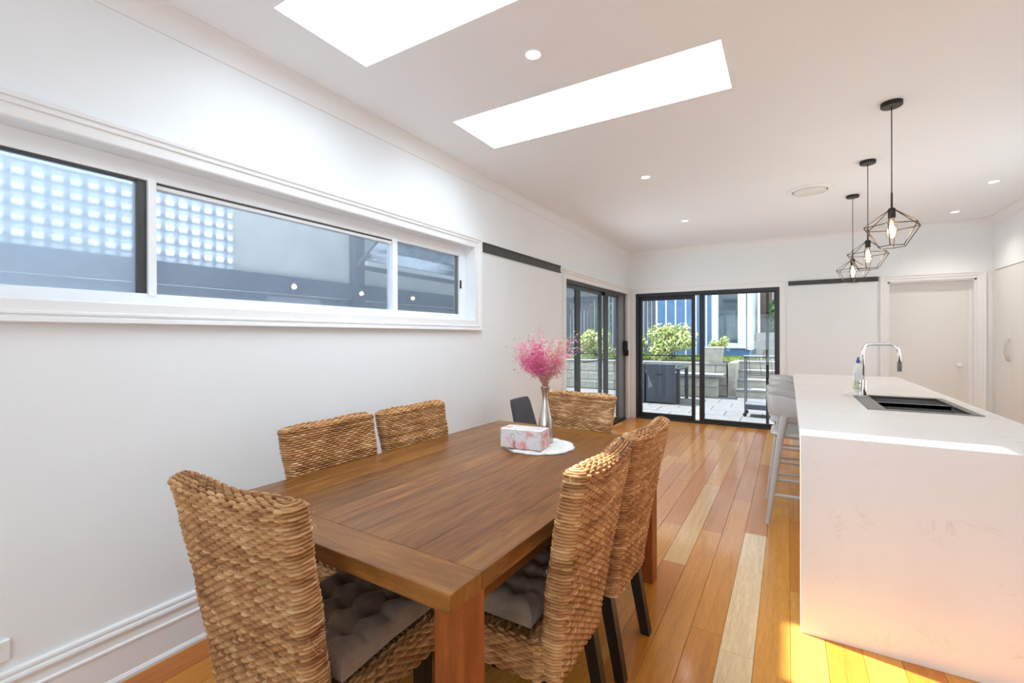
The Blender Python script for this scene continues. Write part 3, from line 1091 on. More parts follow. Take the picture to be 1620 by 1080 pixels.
make_chair('sunlit wicker dining chair on the island side, nearer the camera', (-.845, 1.435, 0), H + math.radians(1.5), 1, 1.0, (1.10, 1.08, 1.05))
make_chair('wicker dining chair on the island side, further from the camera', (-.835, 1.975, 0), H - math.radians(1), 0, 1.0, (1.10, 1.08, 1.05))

# ------------------------------------------------------------------ tufted cushions
def cushion_mesh(seed):
    n = 97
    a = np.linspace(-1, 1, n)
    X, Y = np.meshgrid(a, a)
    rr = np.random.default_rng(seed)
    edge = np.clip(1 - np.maximum(np.abs(X), np.abs(Y)) ** 10, 0, 1) ** .5
    h = np.full_like(X, 1.0)
    cells = [(-.5), 0.0, .5]
    for cx in cells:
        for cy in cells:
            jx, jy = rr.uniform(-.03, .03, 2)
            d = np.hypot(X - cx - jx, Y - cy - jy)
            h -= .62 * np.exp(-(d / .11) ** 2)
            h -= .20 * np.exp(-(d / .25) ** 2)
    for c in cells:
        h -= .12 * np.exp(-((X - c) / .06) ** 2) + .12 * np.exp(-((Y - c) / .06) ** 2)
    h += .05 * np.sin(X * 17 + Y * 5) * np.cos(Y * 13 - X * 3)
    top = .030 + .052 * edge * h
    bot = .020 - .020 * edge
    R = .205
    k = 1 - .04 * (1 - np.minimum(np.abs(X), np.abs(Y))) * np.maximum(np.abs(X), np.abs(Y)) ** 4
    P1 = np.stack([X * R * k, Y * R * k, top], -1)
    P2 = np.stack([X * R * k, Y * R * k, bot], -1)
    V = np.concatenate([P1.reshape(-1, 3), P2.reshape(-1, 3)])
    idx = np.arange(n * n).reshape(n, n)
    q1 = np.stack([idx[:-1, :-1], idx[:-1, 1:], idx[1:, 1:], idx[1:, :-1]], -1).reshape(-1, 4)
    q2 = q1[:, ::-1] + n * n
    ring = np.concatenate([idx[0, :], idx[1:, -1], idx[-1, -2::-1], idx[-2:0:-1, 0]])
    q3 = np.stack([ring, ring + n * n, np.roll(ring, -1) + n * n, np.roll(ring, -1)], -1)
    me = bpy.data.meshes.new('cushion')
    me.from_pydata(V.tolist(), [], np.concatenate([q1, q2, q3]).tolist())
    me.materials.append(MAT['cushion'])
    me.shade_smooth()
    return me
cu_me = cushion_mesh(3)
for label, loc, rz in (('tufted taupe cushion on the chair nearest the camera', (-1.222, .995, .452), 3),
                       ('tufted taupe cushion on the sunlit island side chair', (-.895, 1.455, .452), 91)):
    c = thing('seat_cushion', label, 'cushion', loc, math.radians(rz), 'tufted seat cushions')
    link('pad', cu_me, None, c)
    for cx in (-.5, 0, .5):
        for cy in (-.5, 0, .5):
            MB().lathe([(.011, 0), (.010, .003), (.004, .005)], 10, (cx * .205, cy * .205, .034)).build('button', 'cushion', c, smooth=True)

# ------------------------------------------------------------------ dining table
TT = .78
tb = thing('dining_table', 'rectangular brown timber dining table with planked top and square legs', 'table', (-1.222, 1.798, 0), math.radians(-1.3))
TW, TLn, th = .573, .952, .048
# planks between two breadboard ends
xs = [-TW + .0]
npl = 10
pr_ = random.Random(3)
BE = .125
wid = 2 * TW / npl
for i in range(npl):
    p = MB().box(0.0001, wid - .0001, 0, 2 * (TLn - BE) - .0004, 0, th, .0012)
    o = p.build('plank', 'table', tb, loc=(-TW + i * wid, -(TLn - BE), TT - th))
    g = pr_.uniform(.80, 1.12)
    o.color = (g, g * pr_.uniform(.94, 1.02), g * pr_.uniform(.88, 1.02), 1)
for s_, nm in ((-1, 0), (1, 1)):
    o = MB().box(-TW, TW, -BE / 2, BE / 2 - .0002, 0, th, .002).build('end_board', 'table_x', tb, loc=(0, s_ * (TLn - BE / 2), TT - th))
    g = .95
    o.color = (g, g, g, 1)
for sx in (-1, 1):
    o = MB().box(-.012, .012, -(TLn - .17), TLn - .17, -.085, 0).build('apron', 'table', tb, loc=(sx * (TW - .075), 0, TT - th))
    o.color = (.85, .8, .75, 1)
    for sy in (-1, 1):
        o = MB().box(-.047, .047, -.047, .047, -(TT - th), 0, .003).build('leg', 'table_z', tb, loc=(sx * (TW - .062), sy * (TLn - .112), TT - th))
        o.color = (1, 1, 1, 1)
for sy in (-1, 1):
    o = MB().box(-(TW - .115), TW - .115, -.012, .012, -.085, 0).build('apron', 'table_x', tb, loc=(0, sy * (TLn - .13), TT - th))
    o.color = (.85, .8, .75, 1)

# ------------------------------------------------------------------ mat, vase, flowers, tissue box
mt = MB()
nr, na = 14, 96
rm = np.random.default_rng(5)
pr2 = []
for i in range(nr + 1):
    q = i / nr
    for k in range(na):
        a = 2 * PI * k / na
        R_ = .192 + .004 * math.sin(a * 9) + .003 * math.sin(a * 17 + 1) + rm.uniform(-.002, .002)
        r = R_ * q
        z = (.015 + rm.uniform(-.0022, .0022) + .002 * math.sin(a * 13 + q * 9)) * (1 - q ** 9) + .002
        mt.v.append((r * math.cos(a), r * math.sin(a), z))
for i in range(nr):
    for k in range(na):
        mt.f.append((i * na + k, i * na + (k + 1) % na, (i + 1) * na + (k + 1) % na, (i + 1) * na + k))
mt.f.append(tuple(reversed([nr * na + k for k in range(na)])))
o = mt.build('round_mat', 'mat', smooth=True, loc=(-1.158, 2.213, TT))
tag(o, 'round cream fleece mat under the vase on the table', 'mat')
VX, VY = -1.140, 2.245
vz = TT + .019
va = thing('vase', 'tall slim silver vase with a pinched waist on the round mat', 'vase', (VX, VY, vz))
prof = [(.0, .002), (.030, 0), (.040, .003), (.0425, .012), (.043, .05), (.042, .09), (.037, .13), (.028, .17), (.0195, .205), (.0165, .235), (.0175, .262), (.022, .285), (.0275, .302), (.0285, .306), (.027, .306), (.0205, .285), (.016, .262), (.015, .235)]
MB().lathe(prof, 40, cap=False).build('body', 'nickel', va, smooth=True)
fw = thing('flower_bunch', 'bunch of dried pink flowers standing in the slim silver vase', 'flowers', (VX, VY, vz))
rf_ = random.Random(21)
stems = MB()
pet_v, pet_f, pet_c = [], [], []
cols = {'hot': [(.82, .05, .33), (.86, .09, .40), (.74, .03, .28)], 'mid': [(.86, .17, .42), (.84, .26, .44)], 'pale': [(.86, .40, .48), (.86, .48, .50), (.88, .56, .54)], 'cream': [(.78, .62, .42), (.74, .58, .38)]}
def floret(p, r, kind):
    base = rf_.choice(cols[kind])
    n = Vector((rf_.gauss(0, 1), rf_.gauss(0, 1), rf_.gauss(.4, 1))).normalized()
    a = n.orthogonal().normalized()
    b = n.cross(a)
    k0 = rf_.uniform(0, 6)
    for i in range(4):
        t = k0 + i * PI / 2
        u = a * math.cos(t) + b * math.sin(t)
        w = n.cross(u)
        o_ = len(pet_v)
        pet_v.extend([p, p + u * r * .6 + w * r * .38 + n * r * .15, p + u * r + n * r * .4, p + u * r * .6 - w * r * .38 + n * r * .15])
        pet_f.append((o_, o_ + 1, o_ + 2, o_ + 3))
        g = rf_.uniform(.85, 1.1)
        pet_c.extend([(min(1, base[0] * g), base[1] * g, base[2] * g, 1)] * 4)
def sprig(dirn, L, kind, n_f, spread, r=.0052):
    tip = Vector((0, 0, .29)) + dirn * L
    mid = Vector((0, 0, .29)) + Vector((dirn.x * .35, dirn.y * .35, dirn.z * .6)) * L
    basep = Vector((rf_.uniform(-.01, .01), rf_.uniform(-.01, .01), .20))
    stems.tube([basep, Vector((rf_.uniform(-.014, .014), rf_.uniform(-.014, .014), .295)), mid, tip], [.0011, .0011, .0009, .0005], 4)
    for i in range(n_f):
        q = rf_.uniform(.38, 1.02)
        c = mid.lerp(tip, (q - .38) / .64)
        off = Vector((rf_.gauss(0, 1), rf_.gauss(0, 1), rf_.gauss(0, 1))) * spread * (.35 + .8 * q)
        p = c + off
        if rf_.random() < .4:
            stems.tube([c, p], [.0005, .0004], 3)
        floret(p, r * rf_.uniform(.7, 1.3), kind)
CR = Vector((math.cos(yaw), math.sin(yaw), 0))      # sideways spread of the bunch
CF = Vector((-math.sin(yaw), math.cos(yaw), 0))
for i in range(74):
    a = rf_.uniform(-1, 1)
    b = rf_.uniform(-1, 1)
    sx = a * .86 - .10
    d = CR * sx + CF * b * .7 + Vector((0, 0, 1))
    d.normalize()
    L = rf_.uniform(.14, .31) * (1.0 if abs(a) < .8 else .9)
    kind = rf_.choices(['hot', 'mid', 'pale', 'cream'], [.34, .3, .26, .1] if a < .2 else [.12, .22, .42, .24])[0]
    sprig(d, L, kind, 46, .017)
for sx, L, kind, n_f in ((-.12, .335, 'mid', 50), (-.55, .30, 'hot', 60), (-.95, .26, 'mid', 16), (.62, .33, 'pale', 60), (.72, .27, 'hot', 30), (.42, .32, 'cream', 50), (-.30, .30, 'hot', 60), (.88, .335, 'pale', 40), (-.18, .16, 'hot', 80), (-.26, .17, 'hot', 80)):
    d = (CR * sx + CF * rf_.uniform(-.2, .1) + Vector((0, 0, 1))).normalized()
    sprig(d, L, kind, n_f, .015)
stems.build('stems', 'stem', fw, fix=False)['kind'] = 'stuff'
me = bpy.data.meshes.new('blossoms')
me.from_pydata([tuple(p) for p in pet_v], [], pet_f)
ca = me.color_attributes.new('tint', 'FLOAT_COLOR', 'POINT')
ca.data.foreach_set('color', np.array(pet_c, dtype=np.float32).ravel())
o = link('blossoms', me, 'petal', fw)
o['kind'] = 'stuff'
# tissue box lying across the mat
bx_ang = math.atan2(0.02, 1.0)
tx = thing('tissue_box', 'white tissue box printed with pink flowers beside the vase', 'tissue box', (-1.190, 2.105, TT + .019), math.radians(5))
MB().box(-.115, .115, -.058, .058, 0, .098, .002).build('carton', 'floral', tx)
ov = MB()
for k in range(28):
    a = 2 * PI * k / 28
    ov.v.append((.07 * math.cos(a), .022 * math.sin(a), .0986))
ov.f.append(tuple(range(28)))
ov.build('opening', 'white_plastic', tx)
# ------------------------------------------------------------------ kitchen island
IX0, IX1, IY0, IY1, IZ = .047, 1.035, 2.515, 6.50, .92
SX0, SX1, SY0, SY1 = .435, .940, 3.60, 4.43      # sink cut-out
wt = MB()
tk = .04
def slab(x0, x1, y0, y1):
    wt.box(x0, x1, y0, y1, IZ - tk, IZ)
wtop = thing('island_worktop', 'long white quartz worktop running over the end of the kitchen island', 'worktop', (IX0, IY0, 0))
top = MB()
L = lambda x, y: (x - IX0, y - IY0)
def tb_(x0, x1, y0, y1):
    top.box(x0 - IX0, x1 - IX0, y0 - IY0, y1 - IY0, IZ - tk, IZ)
tb_(IX0, SX0, IY0 + tk, IY1)
tb_(SX1, IX1, IY0 + tk, IY1)
tb_(SX0, SX1, IY0 + tk, SY0)
tb_(SX0, SX1, SY1, IY1)
top.build('top_slab', 'quartz', wtop)
MB().box(0, IX1 - IX0, 0, tk, 0, IZ, .0015).build('waterfall_end', 'quartz', wtop)
MB().box(0, IX1 - IX0, IY1 - IY0, IY1 - IY0 + tk, 0, IZ, .0015).build('waterfall_end', 'quartz', wtop)
ib = thing('island_cabinet', 'white cupboard base under the island worktop', 'cabinet', (.36, IY0 + .05, 0))
bl = IY1 - IY0 - .06
MB().box(0, .02, 0, bl, 0, IZ - tk - .002, .001).build('back_panel', 'cabinet', ib)
MB().box(.02, .65, 0, .02, .1, IZ - tk - .002).build('side_panel', 'cabinet', ib)
MB().box(.02, .65, bl - .02, bl, .1, IZ - tk - .002).build('side_panel', 'cabinet', ib)
MB().box(.02, .60, 0, bl, 0, .1).build('kickboard', 'cabinet', ib)
for i in range(6):
    y0 = i * bl / 6
    MB().box(.63, .65, y0 + .003, y0 + bl / 6 - .003, .11, IZ - tk - .02, .002).build('cabinet_door', 'cabinet', ib)

# sink: drop-in dark double bowl
sk = thing('kitchen_sink', 'dark double-bowl sink set into the white island worktop', 'sink', (SX0, SY0, IZ))
w_, l_ = SX1 - SX0, SY1 - SY0
rim = MB()
r0, r1 = -.012, .004
bd = [(.075, .03, w_ - .03, .03), ]
B1 = (.085, w_ - .03, .03, l_ * .52)
B2 = (.085, w_ - .03, l_ * .56, l_ - .03)
rim.box(r0, w_ - r0, r0, B1[2], -.012, r1, .001)
rim.box(r0, w_ - r0, B2[3], l_ - r0, -.012, r1, .001)
rim.box(r0, B1[0], B1[2], B2[3], -.012, r1, .001)
rim.box(B1[1], w_ - r0, B1[2], B2[3], -.012, r1, .001)
rim.box(B1[0], B1[1], B1[3], B2[2], -.03, -.002, .001)
rim.build('rim', 'sink', sk)
for b in (B1, B2):
    mb = MB()
    d = .19
    t = .006
    mb.box(b[0] - t, b[0], b[2] - t, b[3] + t, -d, -.004)
    mb.box(b[1], b[1] + t, b[2] - t, b[3] + t, -d, -.004)
    mb.box(b[0], b[1], b[2] - t, b[2], -d, -.004)
    mb.box(b[0], b[1], b[3], b[3] + t, -d, -.004)
    mb.box(b[0] - t, b[1] + t, b[2] - t, b[3] + t, -d - t, -d)
    bo = mb.build('bowl', 'sink', sk)
    MB().lathe([(.045, -d), (.045, -d + .003), (.02, -d + .004), (.0, -d + .002)], 20, ((b[0] + b[1]) / 2, (b[2] + b[3]) / 2, 0)).build('drain', 'chrome', bo, smooth=True)
# tap
tp = thing('kitchen_tap', 'square-arched chrome tap with a grey spout tip behind the sink', 'tap', (.478, 4.287, IZ + .004))
MB().lathe([(.028, 0), (.028, .006), (.022, .010), (.022, .125), (.018, .130), (.013, .132)], 24).build('body', 'chrome', tp, smooth='auto')
pts = [(0, 0, .13), (0, 0, .33)]
for i in range(1, 9):
    a = i / 8 * PI / 2
    pts.append((.045 * (1 - math.cos(a)), 0, .33 + .062 * math.sin(a)))
pts.append((.158, 0, .392))
for i in range(1, 9):
    a = i / 8 * PI / 2
    pts.append((.158 + .052 * math.sin(a), 0, .392 - .075 * (1 - math.cos(a))))
pts.append((.212, 0, .262))
MB().tube(pts, .0105, 12).build('spout', 'chrome', tp, smooth=True)
MB().lathe([(.0135, .195), (.0145, .198), (.0145, .258), (.0125, .263)], 16, (.212, 0, 0)).build('spray_tip', 'grey_alu', tp, smooth='auto')
lv = MB().tube([(-.018, -.012, .10), (-.045, -.02, .112)], .007, 10)
lv.tube([(-.045, -.02, .085), (-.047, -.021, .175)], .0045, 8)
lv.build('lever', 'chrome', tp, smooth='auto')
# washing-up bottle and cloth
bo = thing('soap_bottle', 'white washing-up bottle with a dark blue cap behind the tap', 'bottle', (.472, 4.50, IZ))
MB().lathe([(.030, 0), (.034, .004), (.035, .03), (.032, .08), (.029, .11), (.031, .14), (.033, .175), (.031, .205), (.024, .225), (.014, .238), (.012, .245)], 24).build('body', 'white_plastic', bo, smooth=True)
MB().lathe([(.0335, .034), (.0352, .036), (.0335, .075), (.0300, .104), (.0295, .107)], 24, cap=False).build('gel_window', 'soap', bo, smooth=True)
MB().lathe([(.013, .243), (.0135, .262), (.008, .268), (.007, .285), (.004, .290)], 16).build('cap', 'blue_plastic', bo, smooth='auto')
cl = MB()
n = 20
for j in range(n + 1):
    for i in range(n + 1):
        u, v = i / n * 2 - 1, j / n * 2 - 1
        r = max(abs(u), abs(v))
        z = .005 + .028 * (1 - r ** 4) * (.7 + .3 * math.sin(u * 5 + 1) * math.cos(v * 4))
        cl.v.append((u * .05 * (1 + .1 * math.sin(v * 4)), v * .065 * (1 + .1 * math.cos(u * 5)), z if r < .999 else .001))
for j in range(n):
    for i in range(n):
        a = j * (n + 1) + i
        cl.f.append((a, a + 1, a + n + 2, a + n + 1))
o = cl.build('dish_cloth', 'mat', smooth=True, loc=(.425, 4.40, IZ))
tag(o, 'crumpled pale dish cloth left of the tap on the worktop', 'cloth')

# ------------------------------------------------------------------ bar stools
def make_stool(label, loc):
    t = thing('bar_stool', label, 'stool', loc, 0, 'grey bar stools along the island')
    # seat: rounded shallow pan
    base, s, per = rounded_loop(.19, .20, .09, 56)
    mb = MB()
    lv_ = [(.93, .640), (1.0, .650), (1.0, .664), (.95, .672), (.75, .664), (.4, .658), (.05, .657)]
    for k, z in lv_:
        for p in base:
            mb.v.append((p[0] * k + .02, p[1] * k, z))
    N = len(base)
    for i in range(len(lv_) - 1):
        for k in range(N):
            mb.f.append((i * N + k, i * N + (k + 1) % N, (i + 1) * N + (k + 1) % N, (i + 1) * N + k))
    mb.f.append(tuple(reversed(range(N))))
    mb.f.append(tuple((len(lv_) - 1) * N + k for k in range(N)))
    mb.build('seat', 'stool', t, smooth=True)
    # wrap-round back shell
    bk = MB()
    na_ = 36
    rows = [(.785, 0.0), (.795, .006), (.86, .012), (.925, .020), (.938, .020)]
    outer, inner = [], []
    for i in range(na_ + 1):
        a = math.radians(-104 + 208 * i / na_)
        fall = max(0, (abs(a) - 1.05)) / .77
        for (zz, lean) in rows:
            top_drop = .0
            z = zz if zz < .8 else zz - .045 * fall ** 1.5
            zlow = z + (.03 * fall if zz < .8 else 0)
            ro = .215 + lean
            outer.append((-math.cos(a) * ro * .95 + .02, math.sin(a) * ro * 1.06, zlow))
            ri = ro - .013
            inner.append((-math.cos(a) * ri * .95 + .02, math.sin(a) * ri * 1.06, zlow))
    nr_ = len(rows)
    bk.v = outer + inner
    no = len(outer)
    for i in range(na_):
        for j in range(nr_ - 1):
            a = i * nr_ + j
            bk.f.append((a, a + nr_, a + nr_ + 1, a + 1))
            bk.f.append((a + no, a + 1 + no, a + nr_ + 1 + no, a + nr_ + no))
        a = i * nr_
        bk.f.append((a, a + no, a + nr_ + no, a + nr_))
        a += nr_ - 1
        bk.f.append((a, a + nr_, a + nr_ + no, a + no))
    for i in (0, na_):
        for j in range(nr_ - 1):
            a = i * nr_ + j
            bk.f.append((a, a + 1, a + 1 + no, a + no))
    bk.build('backrest', 'stool', t, smooth='auto')
    for sy in (-1, 1):
        MB().tube([(-.185, sy * .215, 0), (-.135, sy * .213, .40), (-.10, sy * .212, .66), (-.075, sy * .218, .80)], [.0155, .0195, .022, .026], 12).build('leg', 'stool', t, smooth='auto')
        MB().tube([(.20, sy * .205, 0), (.175, sy * .19, .35), (.15, sy * .175, .65)], [.0145, .018, .021], 12).build('leg', 'stool', t, smooth='auto')
        MB().tube([(-.165, sy * .213, .22), (.185, sy * .197, .22)], .0115, 10).build('rung', 'stool', t, smooth='auto')
    MB().tube([(-.152, -.212, .28), (-.152, .212, .28)], .0115, 10).build('rung', 'stool', t, smooth='auto')
    MB().tube([(.182, -.196, .30), (.182, .196, .30)], .0115, 10).build('rung', 'stool', t, smooth='auto')
    return t
s0 = make_stool('grey bar stool nearest the camera at the island', (.055, 4.065, 0))
for i, (y, lab) in enumerate(((4.665, 'second grey bar stool from the camera at the island'), (5.27, 'third grey bar stool from the camera at the island'), (5.88, 'furthest grey bar stool, by the patio door end of the island'))):
    dup(s0, (.035 - .0 * i, y, 0), 0, lab)

# ------------------------------------------------------------------ pendant lamps
def make_pendant(label, x, y):
    t = thing('pendant_lamp', label, 'lamp', (x, y, ZC), 0, 'wire pendant lamps over the island')
    MB().lathe([(.055, 0), (.055, -.022), (.050, -.026), (.008, -.026)], 32).build('ceiling_rose', 'black_metal', t, smooth='auto')
    MB().tube([(0, 0, -.024), (0, 0, -.56)], .0028, 8).build('cord', 'black_metal', t, smooth=True)
    MB().tube([(0, 0, -.55), (0, 0, -.645)], .0055, 10).build('stem', 'bronze_wire', t, smooth=True)
    MB().lathe([(.008, -.640), (.019, -.648), (.019, -.700), (.017, -.706)], 20).build('socket', 'black_metal', t, smooth='auto')
    A = Vector((0, 0, -.642))
    n = 6
    ring = [Vector((.146 * math.cos(2 * PI * (k + .25) / n), .146 * math.sin(2 * PI * (k + .25) / n), -.757)) for k in range(n)]
    bot = [Vector((.070 * math.cos(2 * PI * (k + .25) / n), .070 * math.sin(2 * PI * (k + .25) / n), -.878)) for k in range(n)]
    cage = MB()
    for k in range(n):
        j = (k + 1) % n
        for a, b in ((A, ring[k]), (ring[k], ring[j]), (ring[k], bot[k]), (bot[k], bot[j])):
            cage.tube([a, b], .0026, 6)
    cage.build('wire_cage', 'bronze_wire', t, smooth='auto')
    b = MB().lathe([(.013, -.700), (.014, -.718), (.022, -.742), (.031, -.772), (.032, -.792), (.027, -.815), (.016, -.830), (.003, -.834)], 24)
    bu = b.build('bulb', 'bulb', t, smooth=True)
    fl = MB()
    for k in range(5):
        a = 2 * PI * k / 5
        fl.tube([(.006 * math.cos(a), .006 * math.sin(a), -.725), (.011 * math.cos(a), .011 * math.sin(a), -.80)], .0016, 5)
    fl.build('filament', 'filament', bu)
    ld = bpy.data.lights.new('pendant_light', 'POINT')
    ld.energy = 3.5
    ld.color = (1.0, .72, .42)
    ld.shadow_soft_size = .03
    lo = bpy.data.objects.new('pendant_light', ld)
    COL.objects.link(lo)
    lo.parent = t
    lo.location = (0, 0, -.775)
    return t
make_pendant('black wire cage pendant lamp nearest the camera, above the sink', .543, 3.60)
make_pendant('middle one of three wire cage pendant lamps', .557, 4.70)
make_pendant('wire cage pendant lamp furthest away, near the end wall', .562, 5.77)

# ------------------------------------------------------------------ downlights
DL = [(-1.10, 2.04, 'round recessed downlight between the two skylights'), (-1.09, 4.13, 'recessed downlight beyond the second skylight, left side of the ceiling'),
      (-1.085, 5.946, 'recessed downlight near the glass doors, left side of the ceiling'), (1.63, 5.93, 'recessed downlight at right, nearer the camera, above the pantry'),
      (1.647, 7.153, 'recessed downlight at right, close to the inner door')]
for x, y, lab in DL:
    t = thing('downlight', lab, 'downlight', (x, y, ZC), 0, 'recessed ceiling downlights')
    MB().lathe([(.047, 0), (.047, -.003), (.040, -.005), (.036, -.002), (.036, .0)], 32, cap=False).build('bezel', 'white_plastic', t, smooth='auto')
    MB().lathe([(.036, -.0015), (.001, -.0016)], 32).build('diffuser', 'lampglow', t)
    ld = bpy.data.lights.new('downlight_beam', 'SPOT')
    ld.energy = 7 if y < 5 else 30
    ld.spot_size = math.radians(125)
    ld.spot_blend = .9
    ld.color = (1.0, .92, .83)
    ld.shadow_soft_size = .05
    lo = bpy.data.objects.new('downlight_beam', ld)
    COL.objects.link(lo)
    lo.parent = t
    lo.location = (0, 0, -.02)
# round ceiling vent
vt = thing('ceiling_vent', 'round white air vent in the ceiling beside the pendant lamps', 'vent', (.182, 5.33, ZC))
MB().lathe([(.195, 0), (.195, -.006), (.180, -.014), (.150, -.016), (.146, -.004), (.146, 0)], 48, cap=False).build('outer_ring', 'white_plastic', vt, smooth='auto')
MB().lathe([(.135, -.001), (.135, -.018), (.120, -.024), (.02, -.026), (.001, -.026)], 48).build('centre_disc', 'cabinet', vt, smooth='auto')
MB().lathe([(.146, -.0008), (.134, -.0008)], 48, cap=False).build('gap', 'slot', vt)

# ------------------------------------------------------------------ charcoal chair against the wall
gc = thing('upholstered_chair', 'dark grey fabric chair standing against the side wall', 'chair', (-1.70, 3.44, 0), math.radians(-88))
def pad(name, hw0, hw1, pts, thick, r):
    """curved upholstered panel: pts = list of (y, z) up the panel"""
    mb = MB()
    n_ = len(pts)
    loops = []
    for i, (y, z) in enumerate(pts):
        q = i / (n_ - 1)
        hw = hw0 + (hw1 - hw0) * q
        e = min(1, min(q, 1 - q) / .12 + .55)
        base, s, per = rounded_loop(hw * (.94 + .06 * e), thick * e, thick * e * .95, 40)
        for p in base:
            bow = -.02 * (1 - (p[0] / hw) ** 2)
            mb.v.append((p[0], y + p[1] + bow, z))
    for i in range(n_ - 1):
        for k in range(40):
            mb.f.append((i * 40 + k, i * 40 + (k + 1) % 40, (i + 1) * 40 + (k + 1) % 40, (i + 1) * 40 + k))
    mb.f.append(tuple(reversed(range(40))))
    mb.f.append(tuple((n_ - 1) * 40 + k for k in range(40)))
    return mb.build(name, 'charcoal', gc, smooth='auto')
pad('backrest', .19, .155, [(-.19 - .10 * (i / 10) ** 1.2, .44 + .405 * i / 10) for i in range(11)], .022, .02)
MB().box(-.21, .21, -.20, .22, .40, .475, .025).build('seat', 'charcoal', gc, smooth='auto')
for sx in (-1, 1):
    for y0, y1 in ((-.17, -.23), (.18, .20)):
        MB().tube([(sx * .17, y0, .41), (sx * .20, y1, 0)], [.016, .011], 10).build('leg', 'dark_leg', gc, smooth='auto')
# ------------------------------------------------------------------ patio and garden seen through the glass
GZ = -.05
patio = struct(MB().box(-9, 4, YB + .15, 11.9, -.30, GZ - .045).build('floor_patio', 'soil'), 'paved patio outside the glass doors')
side_ground = struct(MB().box(-9, XL - .15, YR - 2, YB + .15, -.30, GZ - .045).build('ground_side', 'concrete'), 'side yard ground')
pav_me = None
PS = .60
pavm = {}
def paver(w, l):
    key = (round(w, 2), round(l, 2))
    if key not in pavm:
        mb = MB().box(.004, w - .004, .004, l - .004, -.045, 0, .004)
        pavm[key] = mesh_of(mb, 'paver', 'paver')
    return pavm[key]
for j in range(7):
    for i in range(14):
        x, y = -6.4 + i * PS - (.3 if j % 2 else 0), 7.89 + j * .572
        o = link('paver', paver(PS, .572), None, patio, False, (x, y, GZ + rb.uniform(-.002, .002)))
for j in range(5):
    for i in range(6):
        x, y = XL - .17 - (i + 1) * PS, 7.89 - (j + 1) * .572
        link('paver', paver(PS, .572), None, patio, False, (x, y, GZ + rb.uniform(-.002, .002)))

# retaining wall of blocks
WY = 11.95
rw_ = thing('retaining_wall', 'pale sandstone block retaining wall behind the patio', 'wall', (-4.2, WY, GZ))
blk = {}
def block(w, h, d=.24):
    key = (round(w, 2), round(h, 2), round(d, 2))
    if key not in blk:
        blk[key] = mesh_of(MB().box(.004, w - .004, 0, d, .004, h - .004, .006), 'block', 'sandstone')
    return blk[key]
x0w, x1w = -9.0, -1.25
MB().box(x0w + 4.2, x1w + 4.2, .02, .30, -.1, .72).build('core', 'soil', rw_)
for j in range(3):
    x = x0w - (.25 if j % 2 else 0)
    while x < x1w - .01:
        w = min(.5, x1w - x)
        if x > -7.5:
            link('block', block(w, .245), None, rw_, False, (x + 4.2, rb.uniform(-.006, .006), j * .245))
        x += .5
for i in range(13):
    link('coping_stone', mesh_of(MB().box(.003, .607, -.03, .33, 0, .05, .006), 'coping_stone', 'coping') if i == 0 else bpy.data.meshes['coping_stone'], None, rw_, False, (x0w + 4.2 - .18 + i * .61, 0, .735))
# steps
st = thing('garden_steps', 'flight of pale stone steps rising to the lawn', 'steps', (-.2, WY, GZ))
for i in range(4):
    MB().box(-.85, .95, -.10 + i * .36, .28 + i * .36, i * .20, (i + 1) * .20 - .05).build('riser', 'sandstone', st)
    MB().box(-.85, .95, -.13 + i * .36, .26 + i * .36, (i + 1) * .20 - .05, (i + 1) * .20, .006).build('tread', 'coping', st)
MB().box(-1.02, -.85, -.05, 1.5, 0, .80, .006).build('side_wall', 'sandstone', st)
# bench block
bn = thing('stone_bench', 'low stone bench with a pale slab top against the retaining wall', 'bench', (-2.0, 11.62, GZ))
for i in range(4):
    for j in range(2):
        link('block', block(.32, .235, .26), None, bn, False, (-.68 + i * .32, -.10, j * .235))
MB().box(-.76, .72, -.17, .27, .475, .545, .008).build('slab', 'coping', bn)
# lawn
lw = struct(MB().box(-9, -1.24, WY + .30, 21, .2, .76).box(-1.24, 5, WY + 1.50, 21, .2, .76).build('ground_lawn', 'soil'), 'raised lawn bed')
gr = MB()
rg = random.Random(9)
for i in range(5200):
    x, y = rg.uniform(-5.5, 1.6), WY + .32 + 2.65 * rg.random()
    if x > -1.1 and y < WY + 1.55: continue
    h = rg.uniform(.05, .11)
    a = rg.uniform(0, 6.3)
    dx, dy = math.cos(a) * .010, math.sin(a) * .010
    gr.v.extend([(x - dx, y - dy, .755), (x + dx, y + dy, .755), (x + rg.uniform(-.03, .03), y + rg.uniform(-.03, .03), .755 + h)])
    gr.f.append((len(gr.v) - 3, len(gr.v) - 2, len(gr.v) - 1))
o = gr.build('lawn_grass', 'grass', fix=False)
tag(o, 'short green grass of the raised lawn', 'grass', kind='stuff')

